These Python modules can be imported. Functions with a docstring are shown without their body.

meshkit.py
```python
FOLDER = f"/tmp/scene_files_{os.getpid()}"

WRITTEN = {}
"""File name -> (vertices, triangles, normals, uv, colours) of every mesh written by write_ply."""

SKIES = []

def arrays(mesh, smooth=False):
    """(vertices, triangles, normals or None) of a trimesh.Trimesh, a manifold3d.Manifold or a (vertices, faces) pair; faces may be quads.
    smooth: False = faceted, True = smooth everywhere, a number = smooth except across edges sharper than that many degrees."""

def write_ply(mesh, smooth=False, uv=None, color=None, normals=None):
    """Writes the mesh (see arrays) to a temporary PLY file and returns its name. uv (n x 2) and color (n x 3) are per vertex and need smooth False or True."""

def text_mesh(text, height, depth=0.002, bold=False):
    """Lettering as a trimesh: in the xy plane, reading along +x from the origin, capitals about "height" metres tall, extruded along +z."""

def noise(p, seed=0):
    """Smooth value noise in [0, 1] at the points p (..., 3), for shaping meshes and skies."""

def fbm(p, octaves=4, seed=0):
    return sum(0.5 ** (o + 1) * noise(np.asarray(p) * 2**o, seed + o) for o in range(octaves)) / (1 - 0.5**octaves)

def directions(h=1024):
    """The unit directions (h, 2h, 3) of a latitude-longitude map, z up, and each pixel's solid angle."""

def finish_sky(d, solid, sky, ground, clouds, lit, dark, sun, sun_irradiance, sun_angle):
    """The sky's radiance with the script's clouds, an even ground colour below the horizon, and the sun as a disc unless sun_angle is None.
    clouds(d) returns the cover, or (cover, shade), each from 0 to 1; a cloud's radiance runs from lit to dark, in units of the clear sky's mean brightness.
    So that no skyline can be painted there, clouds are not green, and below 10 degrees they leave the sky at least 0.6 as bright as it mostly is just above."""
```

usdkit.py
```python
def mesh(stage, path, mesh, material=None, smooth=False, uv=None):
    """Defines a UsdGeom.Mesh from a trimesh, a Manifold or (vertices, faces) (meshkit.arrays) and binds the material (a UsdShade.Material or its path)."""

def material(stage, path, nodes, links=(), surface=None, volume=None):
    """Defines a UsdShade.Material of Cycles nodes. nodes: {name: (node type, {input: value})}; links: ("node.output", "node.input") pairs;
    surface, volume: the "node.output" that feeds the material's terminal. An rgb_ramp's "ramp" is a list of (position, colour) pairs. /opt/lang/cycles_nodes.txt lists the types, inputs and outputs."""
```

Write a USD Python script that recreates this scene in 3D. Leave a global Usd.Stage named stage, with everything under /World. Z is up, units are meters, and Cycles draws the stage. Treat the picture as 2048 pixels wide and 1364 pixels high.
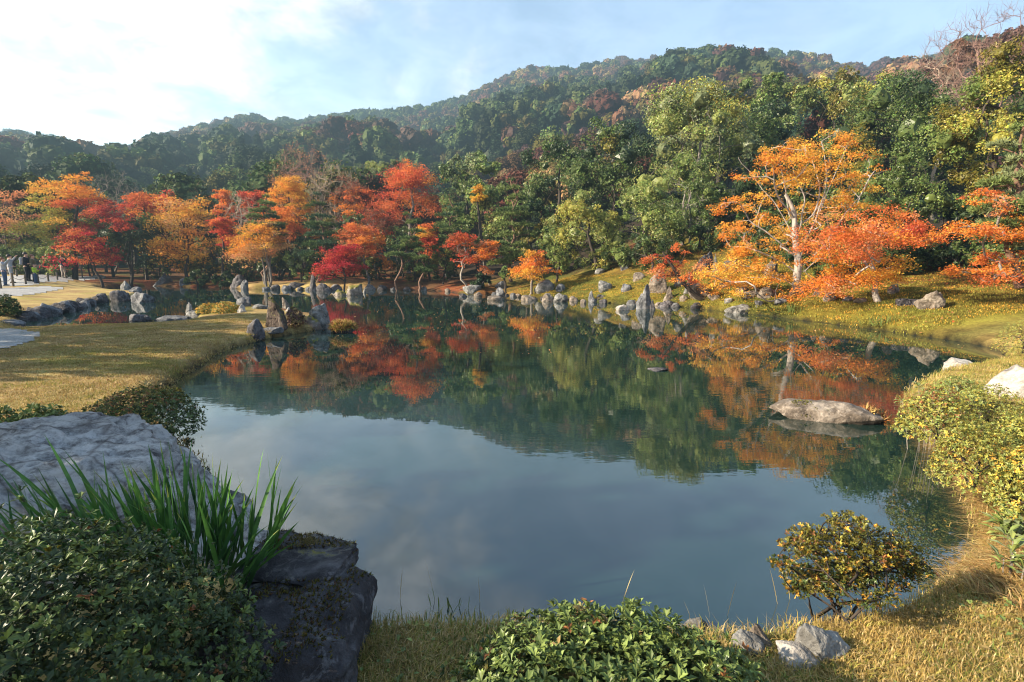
import math, random, numpy as np, trimesh, usdkit, meshkit, manifold3d as m3
from pxr import Usd, UsdGeom, UsdLux, UsdShade, Gf, Sdf, Vt
from shapely.geometry import Polygon, Point, LineString
from shapely import contains_xy
from scipy.ndimage import distance_transform_edt, map_coordinates
from scipy.spatial import cKDTree

stage = Usd.Stage.CreateInMemory()
UsdGeom.SetStageUpAxis(stage, 'Z')
UsdGeom.Xform.Define(stage, '/World')
# ---------------------------------------------------------------- camera, sky, sun, exposure
EYE, PITCH = 1.6, math.radians(8.05)
cam = UsdGeom.Camera.Define(stage, '/World/camera')
cam.CreateFocalLengthAttr(18.0); cam.CreateHorizontalApertureAttr(36.0)
cam.CreateExposureAttr(2.0)
cam.AddTranslateOp().Set((0, 0, EYE)); cam.AddRotateXOp().Set(90 - math.degrees(PITCH))
SUN_EL = math.radians(25)
SUN = np.array([-.972 * math.cos(SUN_EL), -.235 * math.cos(SUN_EL), math.sin(SUN_EL)])
sky = UsdLux.DomeLight.Define(stage, '/World/sky')
sky_mat = usdkit.material(stage, '/World/Looks/sky', {
    's': ('sky_texture', {'sky_type': 'single_scattering', 'sun_disc': False, 'sun_elevation': SUN_EL, 'sun_rotation': math.atan2(SUN[0], SUN[1]), 'aerosol_density': .35, 'ozone_density': 3.}),
    'tc': ('texture_coordinate', {}), 'sep': ('separate_xyz', {}),
    'zc': ('math', {'math_type': 'maximum', 'value2': 0.0}), 'za': ('math', {'math_type': 'add', 'value2': .22}),
    'u': ('math', {'math_type': 'divide'}), 'v': ('math', {'math_type': 'divide'}), 'uv': ('combine_xyz', {'z': 3.7}),
    'm1': ('mapping', {'rotation': (0, 0, -.5), 'scale': (1.3, .8, 1), 'location': (.6, .2, 0)}),
    'n1': ('noise_texture', {'scale': 1.9, 'detail': 9, 'roughness': .56, 'distortion': .25}),
    'm2': ('mapping', {'rotation': (0, 0, -.75), 'scale': (3.4, .5, 1), 'location': (5.0, 2.0, 0)}),
    'n2': ('noise_texture', {'scale': 1.5, 'detail': 7, 'roughness': .6, 'distortion': .7}),
    # a broken cloud bank towards the sun, thinning out to streaks and a veil
    'left': ('math', {'math_type': 'multiply_add', 'value2': -.36, 'value3': .045}),
    'bank': ('math', {'math_type': 'add'}),
    'r1': ('map_range', {'range_type': 'smoothstep', 'from_min': .38, 'from_max': .8, 'clamp': True}),
    'r2': ('map_range', {'range_type': 'smoothstep', 'from_min': .4, 'from_max': .78, 'to_max': .22, 'clamp': True}),
    'mx': ('math', {'math_type': 'maximum'}), 'hi': ('map_range', {'range_type': 'smoothstep', 'from_min': .42, 'from_max': .8, 'to_min': 1., 'to_max': .15, 'clamp': True}), 'hm': ('math', {'math_type': 'multiply'}), 'hz': ('map_range', {'from_min': .0, 'from_max': .6, 'to_min': .92, 'to_max': .08, 'clamp': True}),
    'cover': ('math', {'math_type': 'maximum'}),
    'thick': ('rgb_ramp', {'ramp': [(0, (2.5, 2.85, 3.2)), (.3, (2.95, 3.1, 3.25)), (.6, (3.8, 3.75, 3.68)), (1, (5.2, 5.1, 4.95))]}), 'wv': ('map_range', {'from_min': .36, 'from_max': .62, 'to_min': .6, 'to_max': 1.15, 'clamp': True}), 'n4': ('noise_texture', {'scale': 4.2, 'detail': 8, 'roughness': .62, 'distortion': .5}), 'wm': ('mix', {'mix_type': 'multiply', 'fac': 1.}),
    'mix': ('mix', {}),
    'b': ('background_shader', {'strength': .07})},
    [('tc.generated', 'sep.vector'), ('sep.z', 'zc.value1'), ('zc.value', 'za.value1'), ('sep.x', 'u.value1'), ('za.value', 'u.value2'), ('sep.y', 'v.value1'), ('za.value', 'v.value2'),
     ('u.value', 'uv.x'), ('v.value', 'uv.y'), ('uv.vector', 'm1.vector'), ('m1.vector', 'n1.vector'), ('uv.vector', 'm2.vector'), ('m2.vector', 'n2.vector'),
     ('sep.x', 'left.value1'), ('left.value', 'bank.value1'), ('n1.fac', 'bank.value2'), ('bank.value', 'r1.value'), ('n2.fac', 'r2.value'), ('r1.result', 'mx.value1'), ('r2.result', 'mx.value2'),
     ('sep.z', 'hz.value'), ('mx.value', 'hm.value1'), ('sep.z', 'hi.value'), ('hi.result', 'hm.value2'), ('hm.value', 'cover.value1'), ('hz.result', 'cover.value2'), ('cover.value', 'mix.fac'), ('r1.result', 'thick.fac'), ('uv.vector', 'n4.vector'), ('n4.fac', 'wv.value'), ('thick.color', 'wm.color1'), ('wv.result', 'wm.color2'), ('wm.color', 'mix.color2'), ('s.color', 'mix.color1'), ('mix.color', 'b.color')], surface='b.background')
UsdShade.MaterialBindingAPI.Apply(sky.GetPrim()).Bind(sky_mat)
sun = UsdLux.DistantLight.Define(stage, '/World/sun')
sun.CreateIntensityAttr(1.25); sun.CreateAngleAttr(.5); sun.CreateNormalizeAttr(True); sun.CreateColorAttr((1, .86, .66))
sun.AddOrientOp(UsdGeom.XformOp.PrecisionDouble).Set(Gf.Quatd(Gf.Rotation(Gf.Vec3d(0, 0, 1), Gf.Vec3d(*map(float, SUN))).GetQuat()))

# ---------------------------------------------------------------- helpers
RNG = np.random.default_rng(7)
CP, SP = math.cos(PITCH), math.sin(PITCH)
def ray(px, py):
    u, v = (px - 1024) / 1024, (682 - py) / 1024
    return np.array([u, CP + v * SP, -SP + v * CP])
def at_z(px, py, z=0.):
    d = ray(px, py); return np.array([0, 0, EYE]) + d * ((z - EYE) / d[2])
def at_y(px, py, y):
    d = ray(px, py); return np.array([0, 0, EYE]) + d * (y / d[1])
def per_px(px, py, y):
    return y / ray(px, py)[1] / 1024
def unit(a):
    a = np.asarray(a, float); return a / np.maximum(np.linalg.norm(a, axis=-1, keepdims=True), 1e-9)
def sstep(a, b, x):
    t = np.clip((x - a) / (b - a), 0, 1); return t * t * (3 - 2 * t)
fbm, noise = meshkit.fbm, meshkit.noise

_used, _loc = {}, {}
def numbered(parent, name):
    n = _used.get((parent, name), 0); _used[(parent, name)] = n + 1
    return f'{parent}/{name}' + (f'_{n:03d}' if n else '')
def tag(prim, label=None, cat=None, group=None, kind=None):
    for k, v in (('label', label), ('category', cat), ('group', group), ('kind', kind)):
        if v: prim.SetCustomDataByKey(k, v)
def put_tint(m, t, how='uniform'):
    UsdGeom.PrimvarsAPI(m).CreatePrimvar('tint', Sdf.ValueTypeNames.Color3fArray, how).Set(Vt.Vec3fArray.FromNumpy(np.asarray(t, np.float32)))
def mesh_prim(path, mesh, mat, smooth=False, tint=None, how='uniform'):
    m = usdkit.mesh(stage, path, mesh, f'/World/Looks/{mat}', smooth=smooth)
    if tint is not None: put_tint(m, tint, how)
    return m
def thing(name, label, cat, loc=(0, 0, 0), group=None, kind=None):
    p = numbered('/World', name); x = UsdGeom.Xform.Define(stage, p)
    x.AddTranslateOp().Set(tuple(map(float, loc))); _loc[p] = np.array(loc, float)
    tag(x.GetPrim(), label, cat, group, kind); return p
def part(parent, name, mesh, mat, smooth=False, tint=None, how='uniform', label=None, kind=None):
    """a mesh given in world coordinates, stored relative to the thing's base"""
    p = numbered(parent, name)
    if hasattr(mesh, 'to_mesh') or hasattr(mesh, 'vertices'): v, f, _ = meshkit.arrays(mesh)
    else: v, f = mesh
    _loc[p] = _loc[parent]
    m = mesh_prim(p, (np.asarray(v) - _loc[parent], f), mat, smooth, tint, how)
    tag(m.GetPrim(), label, kind=kind); return p
def single(name, mesh, mat, label, cat, group=None, kind=None, smooth=False, tint=None, how='uniform'):
    p = numbered('/World', name); m = mesh_prim(p, mesh, mat, smooth, tint, how)
    tag(m.GetPrim(), label, cat, group, kind); return p
class Bag:
    """collects (vertices, faces, tint per face) and joins them"""
    def __init__(s): s.v, s.f, s.t, s.n = [], [], [], 0
    def add(s, v, f, t=None):
        s.v.append(v); s.f.append(np.asarray(f) + s.n); s.n += len(v)
        if t is not None: s.t.append(np.broadcast_to(t, (len(f), 3)))
    def mesh(s): return np.vstack(s.v), np.vstack(s.f)
    def tint(s): return np.vstack(s.t) if s.t else None
def tube(pts, rad, sides=6, cap=True):
    p = np.asarray(pts, float); n = len(p); t = unit(np.gradient(p, axis=0))
    ref = np.array([0, 0, 1.]) if abs(t[:, 2]).mean() < .8 else np.array([1., 0, 0])
    a = unit(np.cross(t, ref)); b = np.cross(t, a); ang = np.arange(sides) * 2 * np.pi / sides
    r = np.broadcast_to(rad, (n,))[:, None, None]
    v = (p[:, None] + r * (np.cos(ang)[None, :, None] * a[:, None] + np.sin(ang)[None, :, None] * b[:, None])).reshape(-1, 3)
    i, j = np.meshgrid(np.arange(n - 1), np.arange(sides), indexing='ij'); j2 = (j + 1) % sides
    q = np.stack([i * sides + j, i * sides + j2, (i + 1) * sides + j2, (i + 1) * sides + j], -1).reshape(-1, 4)
    f = np.vstack([q[:, [0, 1, 2]], q[:, [0, 2, 3]]])
    if cap:
        k = np.arange(1, sides - 1)
        f = np.vstack([f, np.stack([0 * k, k + 1, k], 1), np.stack([0 * k, k, k + 1], 1) + (n - 1) * sides])
    return v, f

# ---------------------------------------------------------------- materials
L = '/World/Looks/'
def leaf_mat(name, transl, rough=.5, spec=.3, vary=.22, scale=9., gain=1.):
    usdkit.material(stage, L + name, {
        'a': ('attribute', {'attribute': 'tint'}), 'g': ('geometry', {}), 'n': ('noise_texture', {'scale': scale, 'detail': 2}), 'o': ('object_info', {}),
        'r': ('map_range', {'from_min': .25, 'from_max': .75, 'to_min': (1 - vary) * gain, 'to_max': (1 + vary) * gain}),
        'h': ('hsv', {}), 'p': ('principled_bsdf', {'roughness': rough, 'specular_ior_level': spec}), 't': ('translucent_bsdf', {}), 'm': ('mix_closure', {'fac': transl})},
        [('g.position', 'n.vector'), ('n.fac', 'r.value'), ('a.color', 'h.color'), ('r.result', 'h.value'), ('h.color', 'p.base_color'), ('h.color', 't.color'), ('p.BSDF', 'm.closure1'), ('t.BSDF', 'm.closure2')], surface='m.closure')
leaf_mat('maple_leaf', .42, .55, .2)
leaf_mat('green_leaf', .34, .42, .4, scale=5, gain=1.1)
leaf_mat('needle', .15, .6, .2, scale=5)
leaf_mat('azalea_leaf', .15, .42, .3, vary=.3, scale=25)
leaf_mat('grass_blade', .3, .6, .2, vary=.25, scale=6)
# far trees: each copy a little lighter or darker, warmer or cooler
usdkit.material(stage, L + 'wood_leaf', {
    'a': ('attribute', {'attribute': 'tint'}), 'o': ('object_info', {}),
    'rv': ('map_range', {'to_min': .65, 'to_max': 1.35}), 'k': ('math', {'math_type': 'multiply', 'value2': 7.31}), 'fr': ('math', {'math_type': 'fraction'}),
    'rh': ('map_range', {'to_min': .475, 'to_max': .525}), 'h': ('hsv', {'saturation': .95}), 'p': ('principled_bsdf', {'roughness': .7, 'specular_ior_level': .1}), 't': ('translucent_bsdf', {}), 'm': ('mix_closure', {'fac': .2})},
    [('a.color', 'h.color'), ('o.random', 'rv.value'), ('rv.result', 'h.value'), ('o.random', 'k.value1'), ('k.value', 'fr.value1'), ('fr.value', 'rh.value'), ('rh.result', 'h.hue'),
     ('h.color', 'p.base_color'), ('h.color', 't.color'), ('p.BSDF', 'm.closure1'), ('t.BSDF', 'm.closure2')], surface='m.closure')
def bark_mat(name, c1, c2, scale=14):
    usdkit.material(stage, L + name, {
        'g': ('geometry', {}), 'mp': ('mapping', {'scale': (1, 1, .3)}), 'n': ('noise_texture', {'scale': scale, 'detail': 6, 'roughness': .65}), 'r': ('rgb_ramp', {'ramp': [(.3, c1), (.7, c2)]}),
        'b': ('bump', {'strength': .6, 'distance': .02}), 'p': ('principled_bsdf', {'roughness': .85, 'specular_ior_level': .2})},
        [('g.position', 'mp.vector'), ('mp.vector', 'n.vector'), ('n.fac', 'r.fac'), ('r.color', 'p.base_color'), ('n.fac', 'b.height'), ('b.normal', 'p.normal')], surface='p.BSDF')
bark_mat('bark_dark', (.02, .016, .013), (.07, .055, .045))
bark_mat('bark_grey', (.08, .07, .06), (.24, .21, .18))
bark_mat('bark_pale', (.14, .12, .1), (.36, .32, .27))
bark_mat('bark_limb', (.13, .11, .1), (.42, .37, .32), 9)
bark_mat('bark_pine', (.07, .04, .028), (.22, .13, .09))
bark_mat('bark_twig', (.14, .08, .065), (.3, .19, .15))
bark_mat('bark_tan', (.22, .17, .12), (.45, .36, .27))
def flat_mat(name, c, rough=.7, spec=.3, c2=None, scale=30):
    c2 = c2 or tuple(x * .75 for x in c)
    usdkit.material(stage, L + name, {'g': ('geometry', {}), 'n': ('noise_texture', {'scale': scale, 'detail': 4}), 'r': ('rgb_ramp', {'ramp': [(.35, c2), (.65, c)]}), 'p': ('principled_bsdf', {'roughness': rough, 'specular_ior_level': spec})},
        [('g.position', 'n.vector'), ('n.fac', 'r.fac'), ('r.color', 'p.base_color')], surface='p.BSDF')
def rock_mat(name, dark, mid, pale, scale=3., streak=(1, 1, 1), rot=(0, 0, 0), moss=0., moss_c=((.05, .05, .008), (.2, .17, .025)), lichen=.5, bump=.5):
    usdkit.material(stage, L + name, {
        'g': ('geometry', {}), 'mp': ('mapping', {'scale': streak, 'rotation': rot}), 'n1': ('noise_texture', {'scale': scale, 'detail': 8, 'roughness': .68, 'distortion': .4}),
        'n2': ('noise_texture', {'scale': scale * 5, 'detail': 6, 'roughness': .7}), 'v': ('noise_texture', {'scale': scale * 2.2, 'detail': 5, 'roughness': .75, 'distortion': 1.2}),
        'r': ('rgb_ramp', {'ramp': [(.3, dark), (.48, mid), (.68, pale)]}), 'lr': ('rgb_ramp', {'ramp': [(.54, (0, 0, 0)), (.62, (lichen,) * 3)]}), 'lm': ('mix', {'color2': tuple(min(.75, x * 1.25) for x in pale)}),
        'sp': ('rgb_ramp', {'ramp': [(.3, (.45, .45, .45)), (.55, (1, 1, 1))]}), 'sm': ('mix', {'mix_type': 'multiply', 'fac': .8}),
        'sn': ('separate_xyz', {}), 'mm': ('math', {'math_type': 'multiply_add', 'value2': .45}), 'mr': ('map_range', {'range_type': 'smoothstep', 'from_min': 1.0 - moss * .8, 'from_max': 1.18 - moss * .8, 'clamp': True}),
        'mc': ('rgb_ramp', {'ramp': [(.35, moss_c[0]), (.65, moss_c[1])]}), 'mo': ('mix', {}),
        'hs': ('math', {'math_type': 'multiply_add', 'value2': .35}), 'b': ('bump', {'strength': bump, 'distance': .06}), 'p': ('principled_bsdf', {'roughness': .82, 'specular_ior_level': .3})},
        [('g.position', 'mp.vector'), ('mp.vector', 'n1.vector'), ('mp.vector', 'n2.vector'), ('g.position', 'v.vector'), ('n1.fac', 'r.fac'), ('v.fac', 'lr.fac'), ('lr.color', 'lm.fac'), ('r.color', 'lm.color1'),
         ('n2.fac', 'sp.fac'), ('lm.color', 'sm.color1'), ('sp.color', 'sm.color2'), ('g.normal', 'sn.vector'), ('sn.z', 'mm.value1'), ('v.fac', 'mm.value3'), ('mm.value', 'mr.value'),
         ('n2.fac', 'mc.fac'), ('mr.result', 'mo.fac'), ('sm.color', 'mo.color1'), ('mc.color', 'mo.color2'), ('mo.color', 'p.base_color'), ('n2.fac', 'hs.value1'), ('n1.fac', 'hs.value3'), ('hs.value', 'b.height'), ('b.normal', 'p.normal')], surface='p.BSDF')
rock_mat('rock_pale', (.035, .033, .03), (.135, .13, .12), (.32, .315, .3), 4.2, lichen=.4, bump=.8)
rock_mat('rock_grey', (.025, .025, .028), (.085, .085, .09), (.23, .23, .235), 3.6, bump=.8)
rock_mat('rock_dark', (.014, .012, .014), (.045, .04, .043), (.17, .16, .165), 4., lichen=.45, bump=.8)
rock_mat('rock_warm', (.035, .027, .02), (.135, .107, .083), (.31, .265, .22), 4.2, bump=.8)
rock_mat('rock_moss', (.04, .035, .03), (.16, .13, .11), (.38, .34, .3), 3.2, moss=.5)
rock_mat('rock_bark', (.02, .014, .01), (.07, .045, .032), (.2, .16, .13), 5., streak=(1.6, 1.6, .5), moss=.4, lichen=.25, bump=1.)
rock_mat('rock_moss_dark', (.03, .025, .025), (.085, .07, .065), (.2, .18, .17), 4., moss=.42)
usdkit.material(stage, L + 'boulder_streak', {
    'g': ('geometry', {}), 'w': ('noise_texture', {'scale': 2.2, 'detail': 4}), 'wv': ('vector_math', {'math_type': 'multiply_add', 'vector2': (.1, .1, .1)}), 'mp': ('mapping', {'rotation': (.45, .3, .6), 'scale': (1.2, 1.6, 2.6)}),
    'n1': ('noise_texture', {'scale': 5.5, 'detail': 12, 'roughness': .78, 'distortion': .15}), 'n2': ('noise_texture', {'scale': 26, 'detail': 8, 'roughness': .75}), 'n3': ('noise_texture', {'scale': 1.1, 'detail': 5, 'roughness': .6}),
    'v': ('voronoi_texture', {'feature': 'distance_to_edge', 'scale': 1.5}), 'cr': ('rgb_ramp', {'ramp': [(0, (.42, .4, .4)), (.025, (.85, .85, .85)), (.06, (1, 1, 1))]}),
    'r': ('rgb_ramp', {'ramp': [(.3, (.03, .027, .027)), (.38, (.16, .15, .15)), (.45, (.42, .41, .405)), (.54, (.78, .77, .76))]}), 'sp': ('rgb_ramp', {'ramp': [(.32, (.3, .28, .28)), (.5, (1, 1, 1))]}), 'st': ('rgb_ramp', {'ramp': [(.38, (.55, .47, .4)), (.6, (1, 1, 1))]}),
    'm1': ('mix', {'mix_type': 'multiply', 'fac': 1.}), 'm2': ('mix', {'mix_type': 'multiply', 'fac': .6}), 'm3': ('mix', {'mix_type': 'multiply', 'fac': .6}), 'h1': ('math', {'math_type': 'multiply_add', 'value2': .4}), 'cv': ('math', {'math_type': 'minimum', 'value2': .08}), 'h2': ('math', {'math_type': 'multiply_add', 'value2': 2.5}),
    'b': ('bump', {'strength': 1., 'distance': .08}), 'p': ('principled_bsdf', {'roughness': .8, 'specular_ior_level': .3})},
    [('g.position', 'w.vector'), ('w.color', 'wv.vector1'), ('g.position', 'wv.vector3'), ('wv.vector', 'mp.vector'), ('mp.vector', 'n1.vector'), ('g.position', 'n2.vector'), ('g.position', 'n3.vector'), ('mp.vector', 'v.vector'), ('v.distance', 'cr.fac'), ('n1.fac', 'r.fac'), ('n2.fac', 'sp.fac'), ('n3.fac', 'st.fac'),
     ('r.color', 'm1.color1'), ('cr.color', 'm1.color2'), ('m1.color', 'm2.color1'), ('sp.color', 'm2.color2'), ('m2.color', 'm3.color1'), ('st.color', 'm3.color2'), ('m3.color', 'p.base_color'), ('n2.fac', 'h1.value1'), ('n1.fac', 'h1.value3'), ('v.distance', 'cv.value1'), ('cv.value', 'h2.value1'), ('h1.value', 'h2.value3'), ('h2.value', 'b.height'), ('b.normal', 'p.normal')], surface='p.BSDF')
rock_mat('rock_white', (.16, .14, .12), (.32, .29, .255), (.45, .42, .38), 4., lichen=.3, bump=.6)
# ground: vertex tint for what grows where, mottled at several sizes
def ground_mat(name, vary=.35, bump=.6, bscale=40., bdist=.03):
    usdkit.material(stage, L + name, {
        'a': ('attribute', {'attribute': 'tint'}), 'g': ('geometry', {}), 'n1': ('noise_texture', {'scale': .9, 'detail': 8, 'roughness': .7}), 'n2': ('noise_texture', {'scale': bscale, 'detail': 5, 'roughness': .75}),
        'r1': ('map_range', {'from_min': .3, 'from_max': .7, 'to_min': 1 - vary, 'to_max': 1 + vary}), 'r2': ('map_range', {'from_min': .3, 'from_max': .7, 'to_min': .6, 'to_max': 1.35}), 'm': ('math', {'math_type': 'multiply'}),
        'hr': ('map_range', {'from_min': .3, 'from_max': .7, 'to_min': .48, 'to_max': .52}), 'h': ('hsv', {}), 'b': ('bump', {'strength': bump, 'distance': bdist}), 'p': ('principled_bsdf', {'roughness': .95, 'specular_ior_level': .08})},
        [('g.position', 'n1.vector'), ('g.position', 'n2.vector'), ('n1.fac', 'r1.value'), ('n2.fac', 'r2.value'), ('r1.result', 'm.value1'), ('r2.result', 'm.value2'), ('a.color', 'h.color'), ('m.value', 'h.value'), ('n1.fac', 'hr.value'), ('hr.result', 'h.hue'),
         ('h.color', 'p.base_color'), ('n2.fac', 'b.height'), ('b.normal', 'p.normal')], surface='p.BSDF')
ground_mat('lawn'); ground_mat('moss', .45, 1., 14., .08); ground_mat('floor', .4, .8, 20., .05); ground_mat('hill', .3, .5, .5, 1.)
usdkit.material(stage, L + 'gravel', {'g': ('geometry', {}), 'v': ('voronoi_texture', {'scale': 45}), 'n': ('noise_texture', {'scale': 3, 'detail': 6}), 'r': ('rgb_ramp', {'ramp': [(0, (.27, .26, .25)), (1, (.5, .49, .47))]}), 'rn': ('rgb_ramp', {'ramp': [(.3, (.7, .7, .7)), (.7, (1, 1, 1))]}), 'sx': ('separate_color', {}),
    'm': ('mix', {'mix_type': 'multiply', 'fac': 1.}), 'b': ('bump', {'strength': .7, 'distance': .02}), 'p': ('principled_bsdf', {'roughness': .9, 'specular_ior_level': .2})},
    [('g.position', 'v.vector'), ('g.position', 'n.vector'), ('v.color', 'sx.color'), ('sx.r', 'r.fac'), ('n.fac', 'rn.fac'), ('r.color', 'm.color1'), ('rn.color', 'm.color2'), ('m.color', 'p.base_color'), ('v.distance', 'b.height'), ('b.normal', 'p.normal')], surface='p.BSDF')
# pond: dark green murky water, calm near, faintly rippled in patches
usdkit.material(stage, L + 'water', {
    'g': ('geometry', {}), 'mp': ('mapping', {'scale': (1, 2.6, 1)}), 'n1': ('noise_texture', {'scale': 1.6, 'detail': 3, 'roughness': .5}), 'n2': ('noise_texture', {'scale': 7., 'detail': 2}), 'pa': ('noise_texture', {'scale': .16, 'detail': 2}),
    'pr': ('map_range', {'range_type': 'smoothstep', 'from_min': .42, 'from_max': .62, 'to_min': .12, 'to_max': 1., 'clamp': True}), 's': ('math', {'math_type': 'multiply_add', 'value2': .35}), 'h': ('math', {'math_type': 'multiply'}),
    'b': ('bump', {'strength': .12, 'distance': .012}), 'p': ('principled_bsdf', {'base_color': (.008, .021, .017), 'roughness': .0, 'ior': 2.25, 'specular_ior_level': .5})},
    [('g.position', 'mp.vector'), ('mp.vector', 'n1.vector'), ('mp.vector', 'n2.vector'), ('g.position', 'pa.vector'), ('pa.fac', 'pr.value'), ('n2.fac', 's.value1'), ('n1.fac', 's.value3'), ('s.value', 'h.value1'), ('pr.result', 'h.value2'), ('h.value', 'b.height'), ('b.normal', 'p.normal')], surface='p.BSDF')

# ---------------------------------------------------------------- pond outline and terrain
def zs(z, *pts): return [at_z(x, y, z)[:2] for x, y in pts]
POND = Polygon(
    zs(.2, (470, 1070), (560, 1150), (650, 1190), (740, 1195), (850, 1193), (930, 1205), (1000, 1213), (1150, 1205), (1290, 1200), (1340, 1220), (1400, 1238), (1500, 1230), (1600, 1195), (1720, 1190), (1830, 1160), (1900, 1138), (1960, 1118))
    + zs(0, (1990, 1080), (1940, 990), (1895, 930), (1850, 870), (1812, 815), (1815, 785), (1880, 757), (1950, 747), (2000, 735), (2020, 715), (1985, 696), (1960, 690), (1900, 680), (1850, 673), (1780, 662), (1720, 655), (1660, 647), (1600, 640), (1520, 630), (1440, 622), (1380, 615), (1330, 611), (1290, 611), (1240, 608),
              (1180, 603), (1120, 599), (1050, 595), (1000, 588), (960, 590), (920, 588), (890, 582), (820, 580), (760, 579), (680, 579), (610, 580), (540, 578), (480, 578), (430, 575), (370, 574), (300, 572), (250, 574), (195, 579), (215, 585), (250, 588), (290, 591), (275, 597), (240, 600), (205, 604), (150, 618), (90, 633), (22, 648))
    + zs(.22, (25, 651), (60, 649), (150, 645), (240, 643), (300, 641), (370, 637), (388, 630), (385, 618), (440, 609), (480, 606), (540, 609), (590, 614))
    + zs(0, (640, 636), (662, 652), (625, 662), (585, 667), (545, 677), (500, 686), (470, 694), (430, 714), (390, 737), (345, 767), (318, 787), (300, 808), (320, 850), (370, 910), (400, 960), (440, 1020))).buffer(0)
if POND.geom_type != 'Polygon': POND = max(POND.geoms, key=lambda g: g.area)
# soften the outline so that the banks do not run in straight lines
ring = np.array(POND.segmentize(.25).exterior.coords)[:-1]
k = np.array([.25, .5, .25])
for _ in range(4): ring = sum(w * np.roll(ring, s, 0) for w, s in zip(k, (-1, 0, 1)))
amp = np.clip(np.linalg.norm(ring, axis=1) * .008, .015, .22)
ring += amp[:, None] * 2 * (np.stack([fbm(np.c_[ring * 1.3, ring[:, :1] * 0 + s], 3, s) for s in (1, 5)], 1) - .5)
POND = Polygon(ring).buffer(0)
if POND.geom_type != 'Polygon': POND = max(POND.geoms, key=lambda g: g.area)
RES, X0, Y0, NX, NY = .06, -40., -6., 1200, 1000
gx, gy = X0 + np.arange(NX) * RES, Y0 + np.arange(NY) * RES
inside = contains_xy(POND, *np.meshgrid(gx, gy))
SDF = (distance_transform_edt(~inside) - distance_transform_edt(inside)) * RES
def shore(x, y):
    x, y = np.asarray(x, float), np.asarray(y, float)
    xc, yc = np.clip(x, gx[0], gx[-1]), np.clip(y, gy[0], gy[-1])
    return map_coordinates(SDF, [(yc - Y0) / RES, (xc - X0) / RES], order=1) + np.hypot(x - xc, y - yc)
AZ = np.array([-1.6, -.9, -.41, -.2, 0, .08, .27, .41, .56, .7, .85, 1., 1.6])
SLOPE = np.array([.045, .045, .06, .09, .15, .24, .36, .36, .24, .19, .17, .16, .14])
RIDGE_PX = [(-300, 322), (0, 308), (60, 308), (120, 316), (180, 330), (235, 340), (270, 324), (300, 308), (380, 287), (450, 267), (500, 256), (540, 265), (600, 267), (640, 261), (700, 252), (760, 246), (820, 246), (880, 236), (940, 216), (1000, 185), (1060, 162), (1120, 169), (1180, 157), (1230, 141), (1300, 140), (1350, 136), (1450, 144), (1530, 146), (1600, 152), (1700, 158), (1800, 156), (1850, 152), (1950, 146), (2100, 130), (2400, 140)]
rz = np.array([ray(*p) for p in RIDGE_PX]); R_AZ = np.arctan2(rz[:, 0], rz[:, 1]); R_TAN = rz[:, 2] / np.hypot(rz[:, 0], rz[:, 1])
def ridge_dist(th): return np.interp(th, [-1.2, -.65, -.3, 0, .4, .8, 1.2], [430, 470, 500, 520, 520, 480, 420])
FOOT = 95.
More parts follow.
